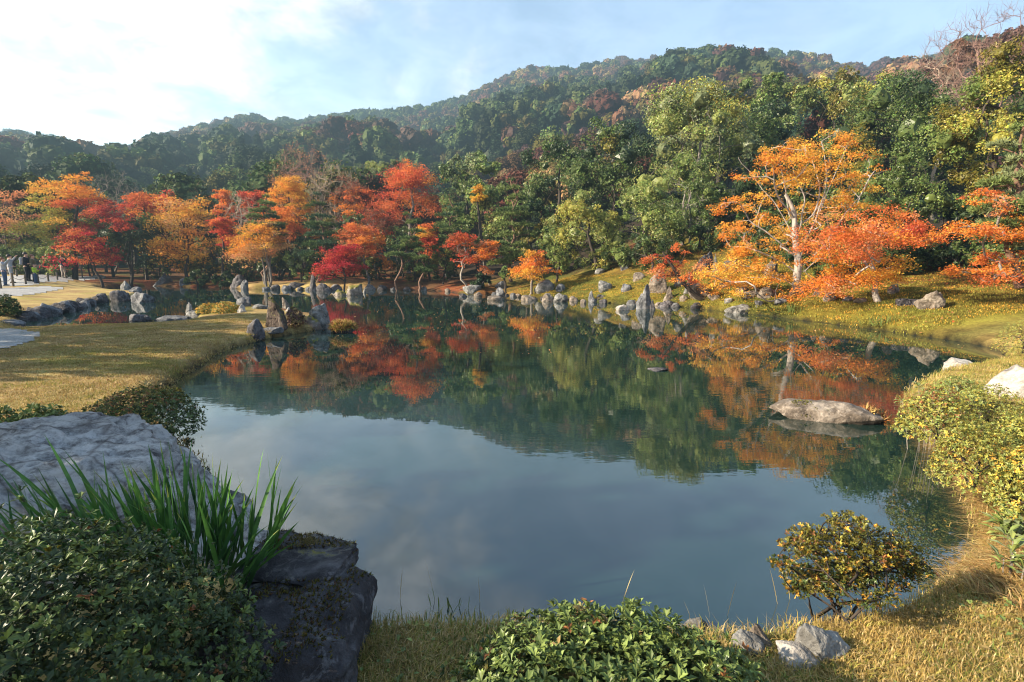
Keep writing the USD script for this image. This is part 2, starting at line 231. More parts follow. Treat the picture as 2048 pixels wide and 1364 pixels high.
def base_height(x, y):
    d = shore(x, y); az = np.arctan2(x, np.maximum(y, .01)); s = np.interp(az, np.arctan(AZ), SLOPE)
    far = sstep(14., 19., y + .35 * np.maximum(x, 0) + 2.5 * sstep(3, 8, x))          # the opposite shore
    right = sstep(2.2, 3.6, x) * (1 - far)
    dn = np.maximum(d, 0)
    lawn = .15 * sstep(0, .2, dn) + .1 * (1 - np.exp(-dn / 1.2)) + .02 * np.minimum(dn, 8) + .10 * right * (1 - np.exp(-dn / .5))
    reach = np.interp(az, [-.6, -.1, .2, .5, 1.], [14, 16, 22, 40, 48])
    up = s * reach * (1 - np.exp(-dn / reach)) + .03 * np.maximum(dn - 10, 0) * (az > -9)
    moss = .12 * sstep(0, .15, dn) + .16 * sstep(0, 1.3, dn) + up
    up_lawn = sstep(-9.5, -12, x + 0 * y) * sstep(16, 19, y)                           # the lawn with the gravel path
    left = .22 * sstep(0, .25, dn) + (.075 + .14 * sstep(29, 35, y)) * np.minimum(dn, 4) + .01 * np.minimum(dn, 40)
    h = lawn * (1 - far) + moss * far
    w = up_lawn * sstep(46, 40, y); h = h * (1 - w) + left * w
    bump = (fbm(np.stack([x * .55, y * .55, x * 0], -1), 3, 3) - .5) * (.05 + .5 * far * np.clip(dn / 5, 0, 1) * (az > -.15)) * np.clip(dn, 0, 1)
    return np.where(d > 0, h + bump, -.05 + np.maximum(d * .8, -.9))
def height(x, y):
    x, y = np.asarray(x, float), np.asarray(y, float); r = np.hypot(x, y); th = np.arctan2(x, y)
    kf = np.minimum(1, FOOT / np.maximum(r, 1e-6)); zb = base_height(x * kf, y * kf)
    rr = ridge_dist(th); zr = EYE + np.interp(th, R_AZ, R_TAN) * rr
    w = (r - FOOT) / (rr - FOOT); wc = np.clip(w, 0, 1)
    bump = (fbm(np.stack([x / 75, y / 75, x * 0], -1), 4, 11) - .5) * 60 * wc * (1 - wc) * 2.2
    spur = (np.abs(np.sin(th * 9 + 2.2 * fbm(np.stack([x / 160, y / 160, x * 0], -1), 2, 4))) - .55) * 34 * wc * (1 - wc)
    calm = np.interp(th, [-.8, -.4, -.12], [.2, .3, 1.])
    z = zb * (1 - wc) + zr * wc + (bump + spur) * calm - np.maximum(w - 1, 0) * 90
    return np.where(r > FOOT, z, zb)
def G(x, y): return float(height(np.array([x]), np.array([y]))[0])
def on_ground(px, py):
    """the point where the sight line through a picture point meets the ground"""
    d = ray(px, py); t = np.geomspace(1.2, 90, 900); p = np.array([0, 0, EYE]) + d * t[:, None]
    hit = np.nonzero(p[:, 2] < np.maximum(height(p[:, 0], p[:, 1]), 0))[0]
    return p[hit[0]] if len(hit) else p[-1]

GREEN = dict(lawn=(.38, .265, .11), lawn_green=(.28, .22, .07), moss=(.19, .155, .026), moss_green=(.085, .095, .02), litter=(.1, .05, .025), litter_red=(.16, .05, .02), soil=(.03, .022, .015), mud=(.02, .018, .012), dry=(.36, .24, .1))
def ground_tint(x, y):
    d, az = shore(x, y), np.arctan2(x, np.maximum(y, .01)); n = fbm(np.stack([x * .8, y * .8, x * 0], -1), 4, 21)[..., None]; n2 = fbm(np.stack([x * .25, y * .25, x * 0 + 5], -1), 3, 22)[..., None]
    c = {k: np.array(v) for k, v in GREEN.items()}
    far = sstep(14., 19., y + .35 * np.maximum(x, 0) + 2.5 * sstep(3, 8, x))[..., None]
    up_lawn = (sstep(-9.5, -12, x) * sstep(16, 19, y) * sstep(44, 40, y))[..., None]
    lawn = c['lawn'] * (1 - sstep(.5, .75, n)) + c['lawn_green'] * sstep(.5, .75, n)
    lawn = lawn + (c['dry'] - lawn) * sstep(2., 3., x)[..., None] * .6
    moss = c['moss'] * (1 - sstep(.4, .7, n)) + c['moss_green'] * sstep(.4, .7, n)
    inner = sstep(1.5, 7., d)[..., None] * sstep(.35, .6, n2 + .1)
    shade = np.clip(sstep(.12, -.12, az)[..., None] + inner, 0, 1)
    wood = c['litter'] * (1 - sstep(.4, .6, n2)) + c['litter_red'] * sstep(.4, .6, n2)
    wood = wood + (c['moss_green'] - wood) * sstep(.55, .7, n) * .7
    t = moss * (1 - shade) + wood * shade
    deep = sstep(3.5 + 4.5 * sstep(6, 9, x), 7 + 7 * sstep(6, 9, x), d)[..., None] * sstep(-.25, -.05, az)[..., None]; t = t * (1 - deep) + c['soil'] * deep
    w = np.maximum(1 - far, up_lawn); t = lawn * w + t * (1 - w)
    bank = (sstep(.16, .03, d) * (1 - .0))[..., None]; t = t * (1 - bank) + c['mud'] * bank
    return t
# one sheet, in rings that widen with the distance from the lawn where the photographer stands
ang = np.concatenate([np.radians(np.arange(-53, 53.01, .36)), np.radians(np.arange(56, 304, 4.))])
rad = np.concatenate([[.02, .3, .5, .7], np.geomspace(.85, 70, 270), np.geomspace(72, FOOT, 8)])
TH, RR = np.meshgrid(ang, rad); gxx, gyy = RR * np.sin(TH), RR * np.cos(TH)
gz = height(gxx, gyy); gv = np.stack([gxx, gyy, gz], -1).reshape(-1, 3)
na, nr = len(ang), len(rad)
i, j = np.meshgrid(np.arange(nr - 1), np.arange(na), indexing='ij'); j2 = (j + 1) % na
gq = np.stack([i * na + j, i * na + j2, (i + 1) * na + j2, (i + 1) * na + j], -1).reshape(-1, 4)[:, ::-1]
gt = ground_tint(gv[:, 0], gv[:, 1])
qc = gv[gq].mean(1); qd = shore(qc[:, 0], qc[:, 1])
far_q = sstep(14., 19., qc[:, 1] + .35 * np.maximum(qc[:, 0], 0) + 2.5 * sstep(3, 8, qc[:, 0])) > .5
up_q = (sstep(-9.5, -12, qc[:, 0]) * sstep(16, 19, qc[:, 1]) * sstep(44, 40, qc[:, 1])) > .5
moss_q = far_q & ~up_q & (qd < 4 + 4.5 * sstep(6, 9, qc[:, 0])) & (np.arctan2(qc[:, 0], qc[:, 1]) > -.05)
lawn_q = (~far_q | up_q) & (qd > -.02)
def region(name, sel, mat, label):
    q = gq[sel]; ids, inv = np.unique(q, return_inverse=True); q = inv.reshape(q.shape)
    single(name, (gv[ids], np.vstack([q[:, [0, 1, 2]], q[:, [0, 2, 3]]])), mat, label, 'ground', kind='structure', smooth=True, tint=gt[ids], how='vertex')
bed = qd < -1.2
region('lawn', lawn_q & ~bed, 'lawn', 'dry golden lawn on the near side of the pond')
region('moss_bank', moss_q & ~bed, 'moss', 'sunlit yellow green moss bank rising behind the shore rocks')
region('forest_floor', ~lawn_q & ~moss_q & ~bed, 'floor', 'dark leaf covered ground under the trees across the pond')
wp = POND.buffer(.5); wv, wf = trimesh.creation.triangulate_polygon(wp, engine='earcut')
wv = np.c_[wv, np.zeros(len(wv))]
nn = np.cross(wv[wf[:, 1]] - wv[wf[:, 0]], wv[wf[:, 2]] - wv[wf[:, 0]])[:, 2] < 0; wf = np.where(nn[:, None], wf[:, ::-1], wf)
single('pond', (wv, wf), 'water', 'calm dark green pond mirroring the wooded hill and sky', 'pond', kind='structure')
def gravel(pts, label):
    poly = Polygon(pts).buffer(0); sel = contains_xy(poly, qc[:, 0] + .1 * (noise(qc * 2.2) - .5), qc[:, 1] + .25 * (noise(qc * 2.2, 4) - .5)); q = gq[sel]; ids, inv = np.unique(q, return_inverse=True); q = inv.reshape(q.shape)
    single('gravel', (gv[ids] + [0, 0, .012], np.vstack([q[:, [0, 1, 2]], q[:, [0, 2, 3]]])), 'gravel', label, 'gravel', kind='structure', smooth=True)
gravel([on_ground(*p)[:2] for p in ((-160, 655), (30, 658), (78, 666), (70, 678), (48, 688), (10, 698), (-160, 730))], 'white gravel patch at the edge of the near lawn')
gravel([on_ground(*p)[:2] for p in ((-60, 598), (40, 592), (118, 580), (125, 575), (90, 573), (-60, 578))], 'pale gravel path beside the visitors')
gravel([on_ground(*p)[:2] for p in ((-60, 574), (60, 571), (110, 564), (170, 560), (203, 557), (190, 553), (120, 551), (20, 552), (-60, 555))], 'pale gravel terrace where the visitors stand')
# wooded hills
def hill(name, label, th, rs, zf):
    T, R = np.meshgrid(th, rs); x, y = R * np.sin(T), R * np.cos(T); v = np.stack([x, y, zf(x, y)], -1).reshape(-1, 3); n = len(th)
    i, j = np.meshgrid(np.arange(len(rs) - 1), np.arange(n - 1), indexing='ij'); q = np.stack([i * n + j, (i + 1) * n + j, (i + 1) * n + j + 1, i * n + j + 1], -1).reshape(-1, 4)[:, ::-1]
    single(name, (v, np.vstack([q[:, [0, 1, 2]], q[:, [0, 2, 3]]])), 'hill', label, 'hill', kind='structure', smooth=True, tint=np.full((len(v), 3), (.035, .04, .022)), how='vertex')
hill('hill', 'long wooded hill rising behind the garden', np.radians(np.arange(-75, 75.1, .75)), np.concatenate([np.linspace(FOOT - .01, 560, 60), [600, 660]]), height)
FAR_PX = [(-400, 285), (-100, 274), (0, 280), (40, 279), (100, 286), (150, 299), (200, 303), (250, 306), (330, 312), (500, 330)]
fz = np.array([ray(*p) for p in FAR_PX]); F_AZ = np.arctan2(fz[:, 0], fz[:, 1]); F_TAN = fz[:, 2] / np.hypot(fz[:, 0], fz[:, 1])
def far_height(x, y):
    r = np.hypot(x, y); w = (r - 500) / 230; wc = np.clip(w, 0, 1)
    return (EYE + np.interp(np.arctan2(x, y), F_AZ, F_TAN) * 730) * wc + (fbm(np.stack([x / 120, y / 120, x * 0], -1), 3, 31) - .5) * 70 * wc * (1 - wc) * 2 - np.maximum(w - 1, 0) * 120
hill('far_hill', 'hazy wooded hill at the left behind the visitors', np.radians(np.arange(-75, -15, 1.)), np.concatenate([np.linspace(500, 745, 24), [800]]), far_height)
# ---------------------------------------------------------------- foliage
C = dict(gold=(.68, .37, .055), amber=(.7, .3, .045), orange=(.68, .235, .04), vermil=(.61, .165, .05), red=(.5, .085, .04), crimson=(.42, .032, .04), wine=(.2, .022, .022), tan=(.55, .32, .13), peach=(.62, .26, .11), yellow=(.68, .42, .04),
         olive=(.15, .13, .02), dgreen=(.035, .058, .02), green=(.095, .135, .035), mgreen=(.15, .195, .05), lgreen=(.23, .26, .07), ygreen=(.31, .29, .055), sage=(.18, .21, .095), pine=(.07, .11, .035), bpine=(.05, .09, .045), lpine=(.13, .17, .05),
         russet=(.2, .075, .04), brown=(.13, .06, .03), umber=(.11, .055, .045), mauve=(.17, .09, .075), straw=(.34, .25, .1))
def cards(c, n, size, tint, rng, aspect=.62, fold=.12):
    """leaf faces: a diamond of two triangles for each centre"""
    N = len(c); r = unit(rng.normal(size=(N, 3))); a = unit(np.cross(n, r)); b = np.cross(n, a); s = np.broadcast_to(size, (N,))[:, None]
    v = np.stack([c - a * s * .5, c + b * s * aspect * .5 + n * s * fold, c + a * s * .5, c - b * s * aspect * .5 + n * s * fold], 1).reshape(-1, 3)
    k = np.arange(N)[:, None] * 4; f = np.stack([k + [0, 1, 2], k + [0, 2, 3]], 1).reshape(-1, 3)
    return v, f, np.repeat(np.clip(tint, 0, .85), 2, axis=0)
def spikes(c, d, size, width, tint, rng):
    """needles: one thin triangle for each"""
    N = len(c); r = unit(np.cross(d, unit(rng.normal(size=(N, 3))))); s = np.broadcast_to(size, (N,))[:, None]
    v = np.stack([c - r * width, c + r * width, c + d * s], 1).reshape(-1, 3)
    return v, np.arange(3 * N).reshape(-1, 3), np.clip(tint, 0, .85)
def palette_pick(pal, N, rng):
    w = np.array([x[1] if isinstance(x, tuple) else 1. for x in pal]); col = np.array([C[x[0] if isinstance(x, tuple) else x] for x in pal])
    return col[rng.choice(len(pal), N, p=w / w.sum())]
def ball(N, rng):
    return unit(rng.normal(size=(N, 3))) * rng.random((N, 1)) ** (1 / 3)
def skeleton(base, trunk, targets, rng, tip=.012, power=.5, gravity=.0, wob=.12, start=.35, trunk_r=None, limbs=()):
    """trunk: polyline from the base upwards; each target is joined to the nearest part already grown; returns chains of points with radii"""
    pts = [np.asarray(p, float) for p in trunk]; par = [-1] + list(range(len(pts) - 1)); n0 = len(pts); chains = [list(range(n0))]
    usable = [i >= n0 * start for i in range(n0)]
    P = np.zeros((n0 + 8 * len(targets) + 30 * len(limbs), 3)); P[:n0] = pts; ok = np.zeros(len(P), bool); ok[:n0] = usable; n = n0
    order = np.argsort(np.linalg.norm(targets - pts[int(n0 * .6)], axis=1)); tips = []
    depth = np.zeros(len(P)); depth[:n0] = np.arange(n0) / n0
    for lb in limbs:
        i = int(np.argmin(np.linalg.norm(P[:n] - lb[0], axis=1))); ids = list(range(n, n + len(lb) - 1)); P[ids] = lb[1:]; ok[ids] = True; depth[ids] = .3
        for a, b in zip([i] + ids[:-1], ids): par.append(a)
        n += len(ids); chains.append([i] + ids); tips.append(ids[-1])
    for t in np.asarray(targets)[order]:
        dv = t - P[:n]; dist = np.linalg.norm(dv, axis=1); cost = dist + np.maximum(0, .25 * dist - dv[:, 2]) * 1.1 + depth[:n] * .12
        cost[~ok[:n]] = 1e9; i = int(np.argmin(cost)); L = dist[i]
        if L < .05: continue
        k = int(np.clip(L / .35, 2, 6)); u = np.linspace(0, 1, k + 1)[1:, None]
        back = P[i] - P[par[i]] if par[i] >= 0 else np.array([0, 0, 1.]); ctrl = P[i] + unit(unit(back) * .6 + unit(t - P[i])) * L * .5 + rng.normal(size=3) * L * wob * .4
        q = (1 - u) ** 2 * P[i] + 2 * u * (1 - u) * ctrl + u * u * t + rng.normal(size=(k, 3)) * L * wob * .12 * (1 - u)
        ids = list(range(n, n + k)); P[n:n + k] = q; ok[n:n + k] = True; depth[n:n + k] = depth[i] + np.linspace(0, L, k + 1)[1:] * .15
        for a, b in zip([i] + ids[:-1], ids): par.append(a)
        n += k; chains.append([i] + ids); tips.append(ids[-1])
    load = np.zeros(n)
    for t in tips: load[t] += 1
    for i in range(n - 1, 0, -1): load[par[i]] += load[i]
    R = tip * np.maximum(load, 1) ** power
    if trunk_r is not None: R[:n0] = np.maximum(R[:n0], np.linspace(trunk_r[0], trunk_r[1], n0))
    out = []
    for ch in chains:
        r = R[ch].copy()
        if ch[0] != 0 and len(ch) > 1: r[0] = min(r[0], r[1] * 1.25)
        out.append((P[ch], r))
    return out
def wood_mesh(chains, big=.05):
    bag = Bag()
    for p, r in chains:
        bag.add(*tube(p, r, 8 if r.max() > big else (5 if r.max() > .02 else 3), cap=False))
    return bag.mesh()
def foliage(clumps, kind, n, leaf, rng, aspect=.62):
    """clumps: list of (centre, radius, colour); leaves scattered in or on each"""
    cen = np.array([c[0] for c in clumps]); rad = np.array([c[1] for c in clumps]); col = np.array([c[2] for c in clumps])
    w = rad ** 2; idx = rng.choice(len(cen), n, p=w / w.sum()); r = rad[idx][:, None]
    if kind == 'maple':            # thin flat sprays
        o = rng.normal(size=(n, 3)) * r * [.62, .62, .26]; o[:, 2] -= .18 * (np.hypot(o[:, 0], o[:, 1]) ** 2) / np.maximum(r[:, 0], .05); nn = unit(np.array([0, 0, 1.]) + rng.normal(size=(n, 3)) * .75)
    elif kind == 'broad':
        u = unit(rng.normal(size=(n, 3)) + [0, 0, .45]); o = u * r * (.6 + .45 * rng.random((n, 1))); nn = unit(u + rng.normal(size=(n, 3)) * .6 + [0, 0, .25])
    elif kind == 'loose':
        o = ball(n, rng) * r; nn = unit(rng.normal(size=(n, 3)) + [0, 0, .4])
    t = col[idx] * (.72 + .56 * rng.random((n, 1))) * (1 + .1 * rng.normal(size=(n, 3)) * [1, 1, .5])
    return cards(cen[idx] + o, nn, leaf * (.7 + .6 * rng.random(n)), t, rng, aspect)
def crown_clumps(c, rx, ry, rz, kind, pal, rng, density=1., pad=.42, colour_at=None):
    """sub-clumps that fill an uneven crown"""
    out = []
    if kind == 'maple':
        for k in range(int(24 * density)):
            h = rng.random() ** .75; w = math.sqrt(max(.15, 1 - h ** 2.4)) * (.6 + .4 * min(1, h * 4 + .3)); a = rng.random() * 6.283; q = math.sqrt(rng.random()) * .85
            pc = c + np.array([math.cos(a) * q * rx * w, math.sin(a) * q * ry * w, (h * 2 - 1) * rz * .95]); pr = pad * min(rx, rz * 1.6) * (.5 + .6 * rng.random()); base = palette_pick(pal, 1, rng)[0]
            if colour_at is not None: base = np.array(colour_at(pc, base, rng))
            tilt = rng.normal(size=2) * .3
            for _ in range(int(4 * density + 3)):
                o = ball(1, rng)[0] * pr * [1.3, 1.3, .4]; o[2] += o[0] * tilt[0] + o[1] * tilt[1] - .15 * (o[0] ** 2 + o[1] ** 2) / pr; cc = base * (.78 + .44 * rng.random())
                out.append((pc + o, pr * (.3 + .3 * rng.random()), cc))
    else:
        n1 = int(16 * density)
        for k in range(n1):
            u = unit(rng.normal(size=3) + [0, 0, .5]); u[2] = max(u[2], -.65); q = .55 + .42 * rng.random(); pc = c + u * q * [rx, ry, rz]; pr = pad * min(rx, rz) * (.6 + .6 * rng.random()); base = palette_pick(pal, 1, rng)[0]
            if colour_at is not None: base = np.array(colour_at(pc, base, rng))
            for _ in range(9):
                w = unit(rng.normal(size=3) + u * .9 + [0, 0, .3]); out.append((pc + w * pr * (.5 + .5 * rng.random()), pr * (.22 + .24 * rng.random()), base * (.75 + .5 * rng.random())))
    return out
ICO = trimesh.creation.icosphere(1)
def heart(clumps, rng, k=9, grow=.6):
    """the dense leafy inside of a broadleaf crown: a lumpy mass under the outer leaves of every bough"""
    bag = Bag(); cen = np.array([c[0] for c in clumps]); col = np.array([c[2] for c in clumps])
    for a in range(0, len(clumps), k):
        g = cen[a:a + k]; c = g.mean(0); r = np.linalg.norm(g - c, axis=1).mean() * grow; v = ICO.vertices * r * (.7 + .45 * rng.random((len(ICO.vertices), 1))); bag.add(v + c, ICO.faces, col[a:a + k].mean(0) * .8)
    return bag
def trunk_line(base, top, rng, lean=.06, n=9):
    u = np.linspace(0, 1, n)[:, None]; h = np.linalg.norm(np.subtract(top, base)); w = np.cumsum(rng.normal(size=(n, 3)) * [1, 1, .2], 0); w -= w[0]; w -= u * w[-1]
    return np.asarray(base) * (1 - u) + np.asarray(top) * u + w * lean * h / 3
def plant_tree(name, label, cat, base, clumps, kind, n, leaf, bark, trunk_r, rng, mat=None, group=None, trunks=1, top=None, tip=.009, power=.46, twig_every=2, aspect=.62, wob=.14, lean=.07, start=.35):
    base = np.array(base, float); cen = np.array([c[0] for c in clumps]); mid = cen.mean(0); p = thing(name, label, cat, base, group)
    for k in range(trunks):
        b = base + ([0, 0, -.1] if trunks == 1 else np.array([rng.normal() * .25, rng.normal() * .2, -.1])); tp = np.array(top) if top is not None and k == 0 else np.array([mid[0] * .8 + b[0] * .2 + rng.normal() * .2, mid[1] * .8 + b[1] * .2, mid[2] + .25 * (cen[:, 2].max() - mid[2])])
        tg = cen[k::trunks][::twig_every]
        part(p, 'trunk', wood_mesh(skeleton(b, trunk_line(b, tp, rng, lean), tg, rng, tip, power, wob=wob, start=start, trunk_r=(trunk_r, trunk_r * .35))), bark, smooth=True)
    v, f, t = foliage(clumps, kind, int(n * (1 if kind == 'maple' else .8)), leaf, rng, aspect)
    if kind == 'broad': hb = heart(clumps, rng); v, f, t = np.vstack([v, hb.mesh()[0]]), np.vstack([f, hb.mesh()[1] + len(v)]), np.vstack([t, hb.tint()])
    part(p, 'crown', (v, f), mat or ('maple_leaf' if kind == 'maple' else 'green_leaf'), tint=t)
    return p
def box_tree(name, label, px, y, top, bottom, half, kind, pal, seed, n=9000, leaf=None, bark='bark_dark', trunk_r=None, base_px=None, cat='tree', density=1., depth=1., colour_at=None, **kw):
    """a tree whose crown stands at depth y and spans the given picture rows and half width there"""
    rng = np.random.default_rng(seed); s = per_px(px, (top + bottom) / 2, y); c = at_y(px, (top + bottom) / 2, y); rx = half * s; rz = (bottom - top) / 2 * s
    bx = at_y(base_px if base_px is not None else px, 560, y)[0]; base = (bx, y, G(bx, y)); leaf = leaf or max(.075, .0029 * y) * (1. if kind == 'maple' else 1.55)
    cl = crown_clumps(c, rx, rx * depth, rz, 'maple' if kind == 'maple' else 'broad', pal, rng, density, colour_at=colour_at)
    return plant_tree(name, label, cat, base, cl, kind, n, leaf, bark, trunk_r or max(.07, .022 * (c[2] + rz - base[2])), rng, **kw)
def pine_tree(label, px, y, top, bottom, half, seed, base_px=None, pal=('pine', 'bpine'), n=9000, layers=7, cone=.75, trunk_r=.12, lean=.1, name='pine_tree', group=None, needle=None):
    rng = np.random.default_rng(seed); s = per_px(px, top, y); t = at_y(px, top, y); b_px = base_px if base_px is not None else px; bx = at_y(b_px, 560, y)[0]; base = np.array([bx, y, G(bx, y)]); low = at_y(px, bottom, y)[2]; R = half * s; nd = needle or max(.16, .006 * y)
    line = trunk_line(base - [0, 0, .1], t - [0, 0, .15], rng, lean, 12); p = thing(name, label, 'pine tree', base, group); pads, tg = [], []
    for k in range(layers):
        h = (k + .3 * rng.random()) / layers; z = t[2] - .2 - h * (t[2] - low); r = R * (.22 + (.78 * h ** cone)); axis = np.array([np.interp(z, line[:, 2], line[:, 0]), np.interp(z, line[:, 2], line[:, 1])]); m = 1 if k == 0 else 3 + int(2.6 * h + rng.random())
        a0 = rng.random() * 6.3
        for q in range(m):
            a = a0 + q * 6.283 / m + rng.normal() * .25; d = 0 if k == 0 else r * (.55 + .25 * rng.random()); pc = np.array([axis[0] + math.cos(a) * d, axis[1] + math.sin(a) * d, z + rng.normal() * .12]); pads.append((pc, max(.3, r * (.42 + .2 * rng.random())), palette_pick(pal, 1, rng)[0])); tg.append(pc - [0, 0, .08])
    part(p, 'trunk', wood_mesh(skeleton(base, line, np.array(tg), rng, .022, .35, start=.15, wob=.1, trunk_r=(trunk_r, .03))), 'bark_pine', smooth=True)
    cen = np.array([x[0] for x in pads]); rad = np.array([x[1] for x in pads]); col = np.array([x[2] for x in pads])
    nt = n // 7; idx = rng.choice(len(pads), nt, p=rad ** 2 / (rad ** 2).sum()); o = ball(nt, rng) * rad[idx][:, None] * [1, 1, .3]; o[:, 2] = np.abs(o[:, 2]) * .9 - .1 * (o[:, 0] ** 2 + o[:, 1] ** 2) / rad[idx]
    out = unit(o * [1, 1, .6] + [0, 0, .35 * R * .3]); cc = np.repeat(cen[idx] + o, 7, 0); d = unit(np.repeat(out, 7, 0) * .7 + rng.normal(size=(nt * 7, 3)) * .55 + [0, 0, .35]); t_ = np.repeat(col[idx] * (.75 + .5 * rng.random((nt, 1))), 7, 0) * (.8 + .4 * rng.random((nt * 7, 1)))
    v, f, tt = spikes(cc, d, nd * (.7 + .6 * rng.random(nt * 7)), nd * .1, t_, rng)
    part(p, 'crown', (v, f), 'needle', tint=tt); return p
def bare_tree(label, px, y, top, half, seed, base_px=None, bark='bark_twig', n=260, trunk_r=.14, name='bare_tree', group=None, spread_low=.35, leaves=None, tip=.009, base=None, twigs=5):
    rng = np.random.default_rng(seed); s = per_px(px, top, y); t = at_y(px, top, y); R = half * s; bx = at_y(base_px if base_px is not None else px, 560, y)[0]; base = np.array([bx, y, G(bx, y)]) if base is None else np.array(base, float); H = t[2] - base[2]; low = max(base[2] + spread_low * H, t[2] - 2.6 * R)
    q = ball(n * 3, rng) * [1, 1, 1.]; q = q[q[:, 2] > -.8][:n]; cz = (t[2] + low) / 2; tg = np.array([t[0], y, cz]) + q * [R, R, (t[2] - low) / 2]
    line = trunk_line(base - [0, 0, .1], [t[0], y, cz + .3 * (t[2] - cz)], rng, .06, 10); ch = skeleton(base, line, tg, rng, tip, .46, wob=.2, start=.4, trunk_r=(trunk_r, trunk_r * .3))
    for pt, r in list(ch[1:]):                         # fine twigs off every branch
        d = unit(pt[-1] - pt[0])
        for _ in range(twigs):
            k = rng.integers(1, len(pt)); dd = unit(d + rng.normal(size=3) * .6 + [0, 0, .35]) * (.35 + .55 * rng.random()) * min(1.2, .3 + R * .25); ch.append((np.array([pt[k], pt[k] + dd * .55 + rng.normal(size=3) * .04, pt[k] + dd]), np.array([tip * .8, tip * .6, tip * .3])))
    p = thing(name, label, 'tree', base, group); part(p, 'trunk', wood_mesh(ch), bark, smooth=True)
    if leaves:
        pal, nl, lf = leaves; tips = np.array([c[0][-1] for c in ch[1:]]); i = rng.choice(len(tips), nl); v, f, tt = cards(tips[i] + rng.normal(size=(nl, 3)) * .12, unit(rng.normal(size=(nl, 3)) + [0, 0, .4]), lf * (.7 + .6 * rng.random(nl)), palette_pick(pal, nl, rng) * (.75 + .5 * rng.random((nl, 1))), rng)
        part(p, 'crown', (v, f), 'maple_leaf', tint=tt)
    return p

# ---------------------------------------------------------------- trees across the pond, from the visitors' side on
def grade(stops, axis=2, noise_=.25):
    """leaf colour that changes from one side of a tree to the other: stops = [(coordinate, colour name)]"""
    at = [s[0] for s in stops]; cs = np.array([C[s[1]] for s in stops])
    def f(p, base, rng):
        x = p[axis] + rng.normal() * noise_ * (at[-1] - at[0]) * .5; return np.array([np.interp(x, at, cs[:, k]) for k in range(3)])
    return f
M = 'maple_tree'; B = 'broadleaf_tree'
box_tree(M, 'sparse pink and orange maple at the very edge behind the visitors', 22, 47, 385, 480, 50, 'maple', ['peach', 'peach', 'tan', 'mauve'], 101, 3500, bark='bark_dark', density=.9)
box_tree(M, 'small dark red maple leaning over the wooden signpost', 168, 41, 455, 535, 55, 'maple', [('vermil', 2), ('wine', 2), ('crimson', 1)], 103, 6500, base_px=205)
bare_tree('leafless grey tree above the largest maple', 228, 58, 338, 42, 104, bark='bark_grey', n=150, trunk_r=.12)
box_tree(M, 'rust red flat topped maple beside the largest one', 292, 54, 388, 450, 54, 'maple', [('vermil', 3), ('orange', 2), ('red', 1)], 105, 8000)
box_tree('juniper_tree', 'dark spreading juniper on several stems at the left end of the pond', 262, 45, 452, 556, 54, 'broad', ['bpine', 'dgreen'], 106, 9000, trunks=3, base_px=262, cat='tree', density=1.3, mat='green_leaf', leaf=.12)
box_tree(M, 'wide yellow orange maple right of the dark juniper', 370, 46, 402, 520, 74, 'maple', [('amber', 2), ('gold', 3), ('tan', 1), ('orange', 1)], 107, 12000, density=1.5, base_px=378, bark='bark_dark', trunk_r=.16)
pine_tree('small round topped pine showing above the yellow orange maple', 400, 58, 358, 425, 32, 108, n=7000, layers=5)
box_tree(M, 'thin coral maple beside the small round topped pine', 448, 54, 378, 445, 26, 'maple', ['peach', 'orange', 'vermil'], 109, 4500)
box_tree(M, 'bright scarlet maple behind the two broad pines', 502, 55, 384, 445, 36, 'maple', [('red', 3), ('vermil', 1)], 110, 6500)
box_tree(M, 'small scarlet maple below the coral one', 450, 44, 430, 490, 30, 'maple', [('vermil', 2), ('red', 2)], 111, 5000)
bare_tree('slim leafless silver tree between scarlet maples', 478, 48, 385, 34, 112, bark='bark_tan', n=120, trunk_r=.09)
pine_tree('broad pale green pine left of the amber maple', 535, 43, 386, 475, 40, 113, pal=('pine', 'lpine', 'bpine'), n=11000, layers=6, trunk_r=.14)
box_tree(M, 'amber maple under the large rosy bare tree', 580, 53, 358, 445, 52, 'maple', [('gold', 3), ('amber', 2), ('ygreen', 1)], 114, 9000)
bare_tree('large rosy brown nearly bare tree against the hill', 605, 62, 288, 66, 115, bark='bark_twig', n=420, trunk_r=.22, leaves=(['russet', 'mauve', 'peach'], 2600, .14), twigs=6)
bare_tree('tall straw coloured bare tree right of the rosy one', 668, 57, 332, 62, 116, bark='bark_tan', n=360, trunk_r=.16, twigs=6, leaves=(['tan', 'straw'], 700, .13))
pine_tree('dark cloud shaped pine in the middle of the red maples', 634, 40.5, 386, 520, 46, 117, n=12000, layers=7, trunk_r=.16)
box_tree(M, 'orange red maple between the pale pine and the cloud shaped pine', 560, 48, 415, 480, 52, 'maple', [('vermil', 3), ('orange', 3)], 118, 8000)
box_tree(M, 'peach and gold maple on slender pale trunks at the water', 522, 41, 448, 520, 66, 'maple', [('tan', 3), ('amber', 2), ('gold', 2), ('peach', 2)], 119, 9500, bark='bark_grey', trunks=4, base_px=530, trunk_r=.1)
box_tree(M, 'low crimson maple hanging over the shore', 682, 38.5, 492, 562, 54, 'maple', [('crimson', 3), ('red', 3)], 120, 8500, base_px=690, density=1.1, trunk_r=.08)
box_tree(M, 'orange and coral maple rising behind the low crimson one', 722, 41, 455, 525, 68, 'maple', [('orange', 3), ('vermil', 2), ('peach', 1)], 121, 9000, base_px=740, bark='bark_grey')
box_tree(M, 'dusky rose half bare maple behind the orange and coral one', 752, 45, 418, 480, 50, 'maple', [('red', 2), ('russet', 2), ('vermil', 1)], 122, 4500, bark='bark_grey')
pine_tree('slim pine with a bare pale stem in front of the red maples', 805, 37.5, 418, 520, 34, 123, base_px=792, pal=('pine', 'lpine'), n=8000, layers=6, trunk_r=.09, lean=.16)
